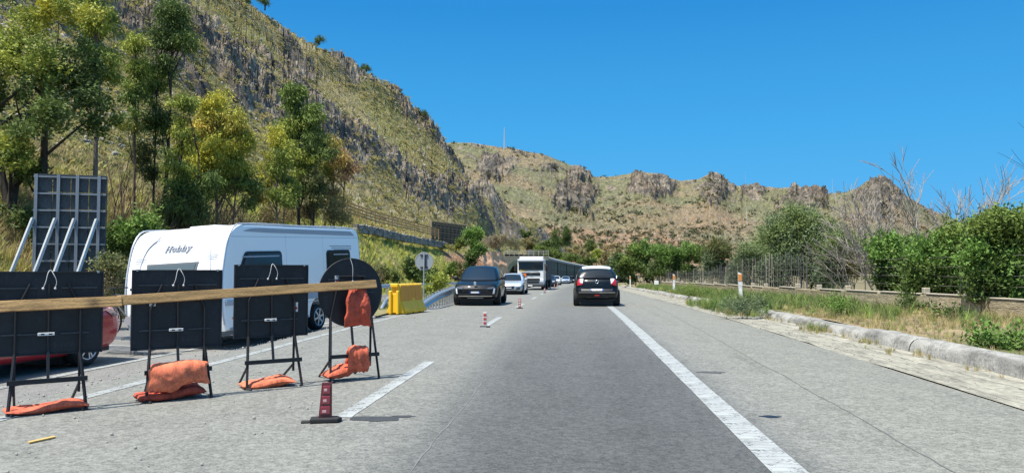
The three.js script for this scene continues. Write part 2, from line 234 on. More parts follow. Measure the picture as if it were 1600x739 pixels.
// central reserve beyond the crossing
const medY = (x, d) => roadY(d) + 0.02 + 0.05 * ss(-5.5, -6.2, x) - 0.32 * ss(-6.8, -8.0, x) + 0.03 * noise(x * 2, d);
struct('central_reserve', sheet(14, 120, (u, v) => { const d = lerp(22, 190, v * v * 0.7 + v * 0.3), w = ss(22, 34, d), x = lerp(lerp(-6.6, -8.2, w), lerp(-5.7, -5.35, w), u); return [x + bend(d), medY(x, d) + 0.012, -d]; }, (u, v, p) => { const n = 0.5 + 0.6 * fbm(p[0] * 1.2, p[2] * 0.6, 15); return [lerp(0.14, 0.34, n), lerp(0.15, 0.27, n), lerp(0.06, 0.15, n)]; }), mat(1, 1, 1, 0.95, { vertexColors: true, map: mottle }), 'grassy central reserve beyond the yellow barrier');
// ---------------------------------------------------------------- mountains
const toeX = d => Math.max(-16, bend(d) - 24);
const CREST_U = [[0, 190], [100, 150], [180, 116], [221, 95], [232, 90], [249, 82], [266, 72], [282, 60], [290, 52], [295, 48], [301, 44], [330, 40]];
const CREST_S = [[0, 0.8], [221, 0.82], [232, 0.854], [249, 0.89], [266, 0.96], [282, 1.06], [290, 1.05], [295, 1.01], [330, 1.0]];
const PROF = [[-0.5, 0], [0, 0], [0.1, 0.07], [0.2, 0.165], [0.30, 0.32], [0.42, 0.42], [0.5, 0.49], [0.62, 0.57], [0.75, 0.7], [0.86, 0.81], [0.93, 0.93], [1, 1], [1.12, 1.05], [1.6, 1.15], [3, 1.2]];
const SPUR_D = [[-60, 326], [-44, 330], [-29, 345], [-19, 365], [-11, 400], [2, 470], [20, 540], [45, 620]];
const SPUR_Y = [[-60, 34], [-44, 39], [-39, 41], [-34, 36], [-29, 27], [-19, 23.3], [-11, 18], [2, 15.8], [20, 14], [45, 10]];
function nearHill(x, d, out) {                                  // height of the slopes left of the road; out gets the share of bare rock
  const e = toeX(d) - x, base = roadY(d);
  if (e < -3) { out.rock = 0; out.green = 1; out.cut = 0; return base - 0.9; }
  const terrace = 6.0;
  let y = e < 0 ? lerp(base - 0.45, base - 0.9, -e / 3) : lerp(base - 0.4, terrace, Math.pow(ss(0, 9.2, e) * 0.5 + 0.5 * clamp(e / 8.4, 0, 1), 1.0)) + (e > 8 ? 0.35 * fbm(x * 0.3, d * 0.3, 2) : 0.35 * fbm(x * 0.35, d * 0.35, 2) * ss(0, 2, e));
  let rock = 0, cut = 0;
  // main mountain
  const u = -x + 2.5 * fbm(d * 0.03, 7, 1), uc = table(CREST_U, d), t = (u - 26) / (uc - 26), fall = 1 - ss(298, 315, d + 7 * fbm(x * 0.06, 3, d * 0.05) - 0.05 * (u - 40));
  if (t > -0.02 && fall > 0.001) {
    const yc = EYE + table(CREST_S, d) * uc, wob = 0.05 * fbm(x * 0.025, d * 0.025, 5), lower = 0.08 * ss(230, 290, d);
    let m = table(PROF, t + wob * ss(0, 0.15, t) * (1 - ss(0.8, 1, t)) + lower * ss(0.05, 0.25, t) * (1 - ss(0.5, 1.0, t))) * (yc - terrace);
    const n1 = fbm(x * 0.045, d * 0.045, 9, 3), band = ss(0.17, 0.24, t + 0.09 * n1) * (1 - ss(0.37, 0.47, t + 0.24 * n1)), crest = ss(0.78, 0.9, t + 0.2 * n1) * (1 - ss(1.03, 1.15, t)) * ss(235, 262, d), end = ss(282, 299, d + 5 * n1) * ss(0.0, 0.12, t), blob = ss(0.26, 0.46, fbm(x * 0.06 + 5, d * 0.06, 19, 4)) * 0.7;
    rock = Math.max(band, crest * ss(-0.1, 0.25, fbm(x * 0.05, d * 0.05, 87, 2)), end, blob * ss(0.2, 0.4, t)); rock *= ss(-0.45, 0.1, fbm(x * 0.11, d * 0.11, 29, 3) + 0.35 * (band + end + crest - 0.5));
    const rg = ridge(x * 0.085, m * 0.075, d * 0.085, 4);
    m += rock * ((rg - 0.25) * 4.6 * ss(0, 0.1, t) + (ridge(x * 0.26, m * 0.3, d * 0.26, 3) - 0.2) * 2.2 + (ridge(x * 0.8, m * 0.9, d * 0.8, 2) - 0.2) * 0.8) + (1 - rock) * (fbm(x * 0.08, d * 0.08, 3, 4) * 2.0 + 0.4 * fbm(x * 0.6, d * 0.6, 4, 2)) * ss(0, 0.15, t);
    const top = Math.max(0, m) * fall; if (top > 0.2) y = Math.max(y, terrace + top); else rock = 0;
    if (fall < 0.97 && top > 3) rock = Math.max(rock, 0.9);
  }
  // spur behind it
  const sy = table(SPUR_Y, x), sd = table(SPUR_D, x), f = (d - (sd - 60)) / 60;
  if (d > 255 && f > 0 && e > 0) {
    const r2 = ss(-0.1, 0.3, fbm(x * 0.07, d * 0.07, 39, 3) + 0.25 * ss(-22, -34, x)) * ss(0.25, 0.5, f) * (1 - 0.6 * ss(-12, 0, x));
    const p = f < 1 ? Math.pow(ss(0, 1, f) * 0.45 + f * 0.55, 1.1) : 1 - 0.12 * ss(1, 2.4, f);
    const h2 = sy * p * ss(0, 5, e) + r2 * (ridge(x * 0.1, 1, d * 0.1, 4) - 0.2) * 4 + 0.9 * fbm(x * 0.12, d * 0.12, 43);
    if (h2 > y) { y = h2; rock = r2; }
  }
  // reddish earth cut beside the gallery portal
  if (d > 120 && d < 205) { const c = Math.exp(-Math.pow((x + 19.5) / 3.2, 2)) * ss(118, 138, d) * (1 - ss(196, 206, d)); if (e > -3) { cut = c * ss(-3, 0.3, e); y += 0; } }
  out.rock = rock; out.cut = cut; return y;
}
// a slope sheet sampled so finely that each column of the view gets evenly spaced points
function slopeSheet(columns, rows, fine, dMin, dMax, height, colour, colDir) {
  const P = [], C = [], I = [], O = {}; const info = [];
  for (let i = 0; i <= columns; i++) {
    const k = colDir(i / columns), ds = [], ys = [], cum = [0];
    for (let s = 0; s <= fine; s++) { const d = dMin * Math.pow(dMax / dMin, s / fine), y = height(k * d, d, O); ds.push(d); ys.push(y); if (s) cum.push(cum[s - 1] + Math.abs((y - EYE) / d - (ys[s - 1] - EYE) / ds[s - 1]) * 750 + Math.log(d / ds[s - 1]) * 26); }
    const total = cum[fine]; let s = 0;
    for (let j = 0; j <= rows; j++) {
      const want = total * j / rows; while (s < fine - 1 && cum[s + 1] < want) s++;
      const f = clamp((want - cum[s]) / Math.max(1e-9, cum[s + 1] - cum[s]), 0, 1), d = lerp(ds[s], ds[s + 1], f), x = k * d, y = height(x, d, O);
      P.push(x, y, -d); info.push({ x, y, d, rock: O.rock, cut: O.cut });
    }
  }
  for (let i = 0; i < columns; i++) for (let j = 0; j < rows; j++) { const a = i * (rows + 1) + j, b = a + rows + 1; I.push(a, b, b + 1, a, b + 1, a + 1); }
  const g = new THREE.BufferGeometry(); g.setAttribute('position', new THREE.BufferAttribute(new Float32Array(P), 3)); g.setIndex(I); g.computeVertexNormals();
  const N = g.attributes.normal, U = new Float32Array(info.length * 2);
  for (let i = 0; i < info.length; i++) { const q = info[i]; q.ny = N.getY(i); q.nx = N.getX(i); const c = colour(q); C.push(c[0], c[1], c[2]); U[i * 2] = q.x / 3; U[i * 2 + 1] = (q.y * 0.7 + q.d) / 3; }
  g.setAttribute('color', new THREE.BufferAttribute(new Float32Array(C), 3)); g.setAttribute('uv', new THREE.BufferAttribute(U, 2));
  return { g, info };
}
const mix3 = (a, b, t) => [lerp(a[0], b[0], t), lerp(a[1], b[1], t), lerp(a[2], b[2], t)];
function hillColour(q, far) {
  const { x, y, d } = q, s = far ? 0.35 : 1;
  const n = 0.5 + 0.7 * fbm(x * 0.05 * s, y * 0.05 * s, d * 0.05 * s, 3), f = 0.5 + 0.75 * fbm(x * 0.7 * s, y * 0.7 * s, d * 0.7 * s, 3), f2 = 0.5 + 0.7 * noise(x * 2.1 * s, y * 2.1 * s, d * 2.1 * s);
  let grass = far ? mix3([0.27, 0.205, 0.11], [0.175, 0.175, 0.075], ss(0.3, 0.62, n)) : mix3([0.36, 0.295, 0.125], [0.225, 0.22, 0.06], ss(0.35, 0.75, n));
  if (far) grass = mix3(grass, [0.36, 0.215, 0.12], 0.9 * clamp(ss(0.45, 0.7, 0.5 + 0.7 * fbm(x * 0.012 + 3, y * 0.03, d * 0.012, 3)) + Math.exp(-Math.pow((x / d - 0.09) / 0.09, 2)) - 0.25, 0, 1) * (1 - ss(22, 66, y + 10 * n)));
  grass = mix3(grass, far ? [0.15, 0.13, 0.075] : [0.13, 0.135, 0.05], ss(0.5, 0.78, f) * 0.7); grass = mix3(grass, [0.40, 0.35, 0.24], ss(0.6, 0.85, f2) * (far ? 0.22 : 0.5));
  const st = 0.5 + 0.8 * fbm(x * 0.4 * s, y * 0.3 * s, d * 0.4 * s, 4), ck = ridge(x * 0.2 * s + 3, y * 0.2 * s, d * 0.2 * s, 4), ck2 = ridge(x * 0.9 * s, y * 0.6 * s, d * 0.9 * s, 2);
  let rock = mix3([0.18, 0.15, 0.115], [0.44, 0.375, 0.285], ss(0.2, 0.75, st)); rock = mix3(rock, [0.37, 0.27, 0.18], 0.55 * ss(0.5, 0.8, n)); rock = mix3(rock, [0.065, 0.06, 0.058], 0.75 * ss(0.38, 0.62, ck) + 0.3 * ss(0.3, 0.5, ck2) * (1 - ss(0.38, 0.62, ck))); if (far) rock = rock.map(c => c * 0.8);
  let r = clamp(q.rock * 1.15 + (q.ny < 0.5 ? (0.5 - q.ny) * 1.4 : 0) * (q.y > 7 ? 1 : 0), 0, 1); r = ss(0.3, 0.62, r + 0.35 * (f - 0.5));
  let c = mix3(grass, rock, r);
  if (!far && q.y < 6.4) { const w = 0.5 + 0.7 * fbm(x * 0.4, y * 0.4, d * 0.4, 3); c = mix3(c, mix3(mix3([0.36, 0.29, 0.15], [0.2, 0.18, 0.08], ss(0.35, 0.65, w)), mix3([0.44, 0.42, 0.10], [0.26, 0.30, 0.06], ss(0.35, 0.65, w)), ss(44, 60, d)), 0.85); }
  { const w = 0.62 + 0.76 * hash(Math.floor(x / (far ? 1.6 : 0.45)), Math.floor(y / (far ? 1.6 : 0.45)), Math.floor(d / (far ? 3 : 0.7))); c = c.map(k => k * w); }
  if (q.cut > 0.1) c = mix3(c, mix3([0.42, 0.2, 0.10], [0.5, 0.33, 0.2], f2), ss(0.15, 0.5, q.cut + 0.2 * (f - 0.5)));
  return c;
}
const nearH = slopeSheet(980, 330, 900, 13, 620, nearHill, q => hillColour(q, false), u => (lerp(-330, 985, u) - 895) / F);
const slopeMat = mat(1, 1, 1, 0.95, { vertexColors: true, map: rep(mottle, 1, 1), bumpMap: rep(mottleB, 1, 1), bumpScale: 0.25 });
struct('mountain', nearH.g, slopeMat, 'steep rocky mountainside with grass left of the motorway');

// the far range
const RIDGE = [[420, 250], [560, 235], [650, 222], [720, 219], [745, 222], [790, 228], [850, 240], [880, 252], [905, 263], [932, 276], [960, 276], [985, 271], [1005, 269], [1030, 273], [1047, 279], [1062, 284], [1090, 281], [1102, 275], [1116, 273], [1128, 281], [1140, 290], [1155, 293], [1200, 295], [1240, 296], [1265, 299], [1285, 305], [1310, 304], [1330, 296], [1342, 286], [1355, 282], [1370, 287], [1385, 297], [1400, 310], [1430, 330], [1500, 360], [1600, 385], [1800, 395]];
const RIDGE_D = [[420, 780], [720, 820], [900, 900], [1060, 980], [1300, 960], [1355, 900], [1500, 900]];
const OUT = [[900, 311, 46, 24], [908, 277, 26, 14], [1022, 290, 40, 20], [1118, 298, 32, 26], [1250, 316, 44, 20], [1358, 315, 36, 34], [770, 262, 34, 20], [1172, 300, 14, 8], [860, 262, 14, 6]];
function farHill(x, d, out) {
  const px = 895 + x / d * F, D = table(RIDGE_D, px), foot = 440, py = table(RIDGE, px), yr = EYE + (422 - py) / F * D, yf = 8.5, s = (d - foot) / (D - foot);
  let y = s < 0 ? lerp(yf, -6, clamp(-s * 3, 0, 1)) : s < 1 ? yf + (yr - yf) * Math.pow(s, 1.12) : yr - (yr - 20) * 0.6 * ss(1, 2.2, s);
  const q = 422 - (y - EYE) / d * F; let rock = 0, lump = 0;
  for (const o of OUT) { const wx = 10 * fbm(px * 0.03, q * 0.03, o[0]), e = Math.hypot((px - o[0] + wx) / o[2], (q - o[1] + wx * 0.5) / o[3]); const k = 1 - ss(0.72, 1.05, e + 0.75 * fbm(px * 0.09, q * 0.07, o[1], 5)); rock = Math.max(rock, k * (0.62 + 0.5 * ss(-0.2, 0.2, fbm(px * 0.12, q * 0.05, 33, 3)))); lump = Math.max(lump, k * Math.sqrt(Math.max(0, 1 - 0.6 * e))); }
  const sp = ss(0.34, 0.6, 0.5 + 0.7 * fbm(x * 0.012, d * 0.03, 77, 4)) * 0.55 * ss(0.35, 0.8, s); rock = Math.max(rock, sp * ss(0.5, 0.65, 0.5 + 0.6 * fbm(x * 0.05, d * 0.05, 78)));
  const inn = s > 0 && s < 1.02 ? 1 : 0;
  y += inn * ((1 - ss(0.93, 1, s)) * lump * 5 + rock * ((ridge(x * 0.045, y * 0.03, d * 0.03, 4) - 0.25) * 11 + (ridge(x * 0.14, y * 0.1, d * 0.08, 3) - 0.2) * 3.5) * (0.35 + 0.65 * (1 - ss(0.9, 1, s))) + fbm(x * 0.015, d * 0.015, 3, 4) * 5 * ss(0, 0.2, s) * (1 - ss(0.85, 1, s)) + 0.7 * fbm(x * 0.12, d * 0.12, 5, 3));
  out.rock = rock; out.cut = 0; return y;
}
const farH = slopeSheet(900, 190, 420, 330, 1500, farHill, q => hillColour(q, true), u => (lerp(480, 1760, u) - 895) / F);
struct('hills', farH.g, mat(1, 1, 1, 0.95, { vertexColors: true, map: rep(mottle, 0.25, 0.25), bumpMap: rep(mottleB, 0.25, 0.25), bumpScale: 0.9 }), 'far dry range of hills with rocky outcrops');

// stones and scrub on the slopes: nobody could count them
function leafTuft(n, seed, spread, len, wid, up = 0.3) {       // a clump of leaf faces about 1 m across
  const r = rng(seed), P = [], Nn = [], I = [];
  for (let i = 0; i < n; i++) {
    const a = r() * 6.283, b = Math.acos(2 * r() - 1), rr = spread * Math.cbrt(r()), c = V(Math.sin(b) * Math.cos(a) * rr, Math.cos(b) * rr, Math.sin(b) * Math.sin(a) * rr);
    const dir = V(r() - 0.5, (r() - 0.5) + up, r() - 0.5).normalize(), side = V(r() - 0.5, r() - 0.5, r() - 0.5).cross(dir).normalize(), nn = dir.clone().cross(side), L = len * (0.7 + 0.6 * r()), w = wid * (0.7 + 0.6 * r()), k = P.length / 3;
    const q = [c, c.clone().addScaledVector(dir, L * 0.5).addScaledVector(side, w * 0.5).addScaledVector(nn, w * 0.15), c.clone().addScaledVector(dir, L), c.clone().addScaledVector(dir, L * 0.5).addScaledVector(side, -w * 0.5).addScaledVector(nn, w * 0.15)];
    for (const p of q) { P.push(p.x, p.y, p.z); Nn.push(nn.x, nn.y, nn.z); } I.push(k, k + 2, k + 1, k, k + 3, k + 2);
  }
  const g = new THREE.BufferGeometry(); g.setAttribute('position', new THREE.BufferAttribute(new Float32Array(P), 3)); g.setAttribute('normal', new THREE.BufferAttribute(new Float32Array(Nn), 3)); g.setAttribute('uv', new THREE.BufferAttribute(new Float32Array(P.length / 3 * 2), 2)); g.setIndex(I); return g;
}
const leafMat = (extra = {}) => new THREE.MeshPhysicalMaterial({ color: 0xffffff, roughness: 0.75, side: THREE.DoubleSide, transmission: 0.35, thickness: 0, specularIntensity: 0.4, ...extra });
const leafM = leafMat({ vertexColors: true }), grassM = leafMat({ transmission: 0.4, roughness: 0.9 }), scrubM = new THREE.MeshStandardMaterial({ color: 0xffffff, roughness: 0.9, side: THREE.DoubleSide });
const dummy = new THREE.Object3D(), tint = new THREE.Color();
function scatter(name, geo, m, list, label) {                  // list of {p, s, c, r}
  const im = shade(new THREE.InstancedMesh(geo, m, list.length)); im.name = name;
  list.forEach((q, i) => { dummy.position.copy(q.p); dummy.rotation.set(...q.r); dummy.scale.set(...q.s); dummy.updateMatrix(); im.setMatrixAt(i, dummy.matrix); im.setColorAt(i, tint.setRGB(...q.c)); });
  im.instanceMatrix.needsUpdate = true; im.instanceColor.needsUpdate = true;
  if (label) { im.name = numbered(name); im.userData = { kind: 'stuff', label, category: name.replace(/_/g, ' ') }; scene.add(im); } return im;
}
function rockGeo(seed) { const g = new THREE.IcosahedronGeometry(0.5, 1), p = g.attributes.position; for (let i = 0; i < p.count; i++) { const v = V(p.getX(i), p.getY(i), p.getZ(i)), k = 1 + 0.55 * noise(v.x * 3 + seed, v.y * 3, v.z * 3); p.setXYZ(i, v.x * k, v.y * k * 0.8, v.z * k); } g.computeVertexNormals(); return g; }
{
  const r = rng(5), stones = [], shrubs = [], weeds = [], far1 = [], farStones = [];
  for (let i = 0; i < 500000 && stones.length < 26000; i++) {
    const q = nearH.info[Math.floor(r() * nearH.info.length)]; if (q.y < 7.5 || q.d > 420) continue;
    if (r() > (0.35 + 0.65 * ss(-0.1, 0.25, fbm(q.x * 0.07, q.d * 0.07, 51, 3))) * (q.rock > 0.4 ? 0.4 : 1)) continue;
    const s = (0.2 + 0.8 * r() * r() * r()) * (q.rock > 0.4 ? 1.2 : 1) * (0.5 + q.d / 340), c = (0.2 + 0.22 * r()) * (q.rock > 0.4 ? 0.72 : 1); stones.push({ p: V(q.x, q.y, -q.d), s: [s, s * (0.6 + r() * 0.8), s], r: [r() * 3, r() * 6, r() * 3], c: [c, c * 0.92, c * 0.78] });
  }
  for (let i = 0; i < 500000 && shrubs.length < 38000; i++) {
    const q = nearH.info[Math.floor(r() * nearH.info.length)]; if (q.y < 5 || (q.rock > 0.5 && r() > 0.25)) continue; if (r() > 0.45 + ss(-0.05, 0.25, fbm(q.x * 0.05 + 9, q.d * 0.05, 61, 3))) continue;
    const s = (0.3 + 0.95 * r() * r() * r()) * (0.7 + q.d / 260), g = r(), c = g < 0.42 ? [0.42, 0.36, 0.15] : g < 0.72 ? [0.35, 0.33, 0.11] : g < 0.86 ? [0.18, 0.19, 0.07] : [0.09, 0.11, 0.04]; shrubs.push({ p: V(q.x, q.y + s * 0.2, -q.d), s: [s * 1.3, s * 0.8, s * 1.3], r: [0, r() * 6, 0], c });
  }
  for (let i = 0; i < 300000 && weeds.length < 15000; i++) {
    const q = nearH.info[Math.floor(r() * nearH.info.length)]; if (q.y > 8.5 || q.y < roadY(q.d) - 0.4 || q.d > 190 || q.d < 20 || q.cut > 0.3) continue;
    const s = 0.22 + 0.4 * r(), n = 0.5 + 0.7 * fbm(q.x * 0.35, q.d * 0.35, 71, 3) + 0.3 * (r() - 0.5), c = n < 0.25 ? [0.12, 0.19, 0.045] : n < 0.6 ? [0.5, 0.49, 0.10] : n < 0.8 ? [0.36, 0.41, 0.09] : [0.58, 0.48, 0.25]; if (q.d < 50 && r() < 0.75) { const k = r(); c[0] = lerp(0.34, 0.5, k); c[1] = lerp(0.28, 0.41, k); c[2] = lerp(0.13, 0.22, k); } weeds.push({ p: V(q.x, q.y, -q.d), s: [s * 1.2, s * 1.2, s * 1.2], r: [0.2 * (r() - 0.5), r() * 6, 0], c });
  }
  for (let i = 0; i < 500000 && far1.length < 16000; i++) {
    const q = farH.info[Math.floor(r() * farH.info.length)]; if (q.y < 8 || q.d > 1010) continue; const dens = 0.15 + ss(0, 0.3, fbm(q.x * 0.02, q.d * 0.02, 81, 3)) + 0.7 * (1 - ss(15, 45, q.y)); if (r() > dens) continue;
    const s = 0.55 + 3.6 * Math.pow(r(), 6), g = r(), c = g < 0.5 ? [0.12, 0.115, 0.05] : g < 0.8 ? [0.18, 0.15, 0.08] : [0.07, 0.09, 0.04]; far1.push({ p: V(q.x, q.y + s * 0.25, -q.d), s: [s * 1.2, s * 0.9, s * 1.2], r: [0, r() * 6, 0], c });
  }
  for (let i = 0; i < 500000 && farStones.length < 9000; i++) {
    const q = farH.info[Math.floor(r() * farH.info.length)]; if (q.y < 9 || q.d > 1010) continue; if (r() > 0.6 - 0.45 * q.rock) continue;
    const s = (0.5 + 1.2 * r() * r()) * (q.rock > 0.4 ? 1.5 : 1), c = (0.16 + 0.2 * r()) * (q.rock > 0.4 ? 0.8 : 1); farStones.push({ p: V(q.x, q.y, -q.d), s: [s, s * (0.6 + 0.8 * r()), s], r: [r() * 3, r() * 6, r() * 3], c: [c, c * 0.93, c * 0.82] });
  }
  scatter('slope_stones', rockGeo(3), mat(1, 1, 1, 0.95), stones, 'pale stones and boulders strewn over the mountainside');
  scatter('slope_scrub', leafTuft(26, 11, 0.5, 0.42, 0.2, 0.7), grassM, shrubs, 'low scrub and tussocks on the mountainside');
  const bl = []; { const rr = rng(8); for (let i = 0; i < 16; i++) { const a = rr() * 6.28, t = 0.15 + 0.5 * rr(), h = 0.5 + 0.6 * rr(), x = (rr() - 0.5) * 0.5, z = (rr() - 0.5) * 0.5; const g = new THREE.BufferGeometry(); g.setAttribute('position', new THREE.BufferAttribute(new Float32Array([x - 0.03, 0, z, x + 0.03, 0, z, x + Math.cos(a) * t * 0.4, h * 0.6, z + Math.sin(a) * t * 0.4, x - 0.03 + Math.cos(a) * t * 0.4, h * 0.6, z + Math.sin(a) * t * 0.4 + 0.03, x + Math.cos(a) * t, h, z + Math.sin(a) * t]), 3)); g.setIndex([0, 1, 2, 0, 2, 3, 3, 2, 4]); g.computeVertexNormals(); bl.push(g); } }
  globalThis.grassTuft = join(bl);
  scatter('embankment_grass', grassTuft, grassM, weeds, 'yellow green grass and weeds on the roadside embankment');
  scatter('hillside_scrub', leafTuft(34, 12, 0.5, 0.4, 0.24), scrubM, far1, 'dark scrub dotted over the far hills');
  scatter('hillside_stones', rockGeo(7), mat(1, 1, 1, 0.95), farStones, 'grey stones over the far hills');
}
// ---------------------------------------------------------------- vehicles
function softBox(nx, ny, nz, f, k = [0.12, 0.3, 0.1]) {        // a rounded box pulled into shape by f(s, t, r)
  const g0 = new THREE.BoxGeometry(2, 2, 2, nx, ny, nz), p = g0.attributes.position; const map = rounded(f, k);
  for (let i = 0; i < p.count; i++) p.setXYZ(i, ...map(p.getX(i), p.getY(i), p.getZ(i)));
  g0.deleteAttribute('normal'); g0.deleteAttribute('uv'); const g = mergeVertices(g0, 1e-5); g.computeVertexNormals(); return g;
}
function rounded(f, k) {
  return (s, t, r) => { const c = [s, t, r], q = c.map((v, i) => clamp(v, -1 + k[i], 1 - k[i])), e = c.map((v, i) => (v - q[i]) / k[i]), l = Math.hypot(...e); if (l > 1) for (let i = 0; i < 3; i++) c[i] = q[i] + e[i] / l * k[i]; return f(...c); };
}
function slab(map, cs, n, thick, lift = 0.003) {               // a thin plate lying on the shape: cs = 4 corners in (s, t, r)
  const P = (u, v, o) => { const c = [0, 1, 2].map(i => lerp(lerp(cs[0][i], cs[1][i], u), lerp(cs[3][i], cs[2][i], u), v)); return V(...map(...c)); };
  const e = 0.01, pts = [], ctr = V(...map(0, 0, 0)), nrm = (u, v) => { const a = P(clamp(u + e, 0, 1), v).sub(P(clamp(u - e, 0, 1), v)), b = P(u, clamp(v + e, 0, 1)).sub(P(u, clamp(v - e, 0, 1))), m = a.cross(b).normalize(); const out = P(u, v).sub(ctr); return m.dot(out) < 0 ? m.negate() : m; };
  const w = n + 1, pos = [], idx = []; const flip = (() => { const a = P(0.6, 0.5).sub(P(0.4, 0.5)), b = P(0.5, 0.6).sub(P(0.5, 0.4)); return a.cross(b).dot(P(0.5, 0.5).sub(ctr)) < 0; })();
  for (const lay of [lift + thick, lift - 0.02]) for (let j = 0; j <= n; j++) for (let i = 0; i <= n; i++) { const p = P(i / n, j / n).addScaledVector(nrm(i / n, j / n), lay); pos.push(p.x, p.y, p.z); }
  const quad = (a, b, c, d) => flip ? idx.push(a, c, b, a, d, c) : idx.push(a, b, c, a, c, d);
  for (let j = 0; j < n; j++) for (let i = 0; i < n; i++) quad(j * w + i, j * w + i + 1, (j + 1) * w + i + 1, (j + 1) * w + i);
  const o = w * w; for (let i = 0; i < n; i++) { quad(o + i, o + i + 1, i + 1, i); quad(n * w + i, n * w + i + 1, o + n * w + i + 1, o + n * w + i); quad(i * w, (i + 1) * w, o + (i + 1) * w, o + i * w); quad(o + i * w + n, o + (i + 1) * w + n, (i + 1) * w + n, i * w + n); }
  const g = new THREE.BufferGeometry(); g.setAttribute('position', new THREE.BufferAttribute(new Float32Array(pos), 3)); g.setIndex(idx); return toCreasedNormals(g, 0.6);
}
const csg = new Evaluator(); csg.attributes = ['position', 'normal'];
function carve(g, cutters) {
  let b = new Brush(g); b.updateMatrixWorld(); for (const c of cutters) { c.deleteAttribute('uv'); const k = new Brush(c); k.updateMatrixWorld(); b = csg.evaluate(b, k, SUBTRACTION); }
  let q = b.geometry; q.clearGroups(); q.deleteAttribute('normal'); q = mergeVertices(q, 1e-4); return toCreasedNormals(q, 0.7);
}
const paint = (r, g, b) => phys(r, g, b, 0.42, { clearcoat: r + g + b < 0.06 ? 0.6 : 1, clearcoatRoughness: 0.05, metalness: 0.15, specularIntensity: r + g + b < 0.06 ? 0.4 : 1 });
function wheelParts(root, x, y, z, R, w, side, spokes = 5, twin = false, rimMat = M.alloy) {
  const ty = part('wheel', [cyl(R, R, w * 0.8, 32, x, y, z, 'x'), cyl(R * 0.94, R * 0.94, w, 32, x, y, z, 'x'), new THREE.TorusGeometry(R * 0.8, R * 0.12, 8, 32).rotateY(Math.PI / 2).translate(x + side * w * 0.45, y, z)], M.rubber, root);
  const xo = x + side * (w * 0.5 + 0.004), L = [new THREE.TorusGeometry(R * 0.66, R * 0.045, 8, 36).rotateY(Math.PI / 2).translate(xo, y, z), cyl(R * 0.13, R * 0.13, 0.03, 14, xo, y, z, 'x')];
  for (let i = 0; i < spokes; i++) for (const o of twin ? [-0.17, 0.17] : [0]) { const a = i / spokes * 6.283 + 0.3; L.push(beam(V(xo, y + Math.cos(a + o * 0.6) * R * 0.1, z + Math.sin(a + o * 0.6) * R * 0.1), V(xo, y + Math.cos(a + o) * R * 0.66, z + Math.sin(a + o) * R * 0.66), 0.024, R * (twin ? 0.085 : 0.15))); }
  part('rim', L, rimMat, ty); part('brake_disc', cyl(R * 0.62, R * 0.62, 0.02, 24, x + side * (w * 0.5 - 0.015), y, z, 'x'), M.darkAlloy, ty);
}
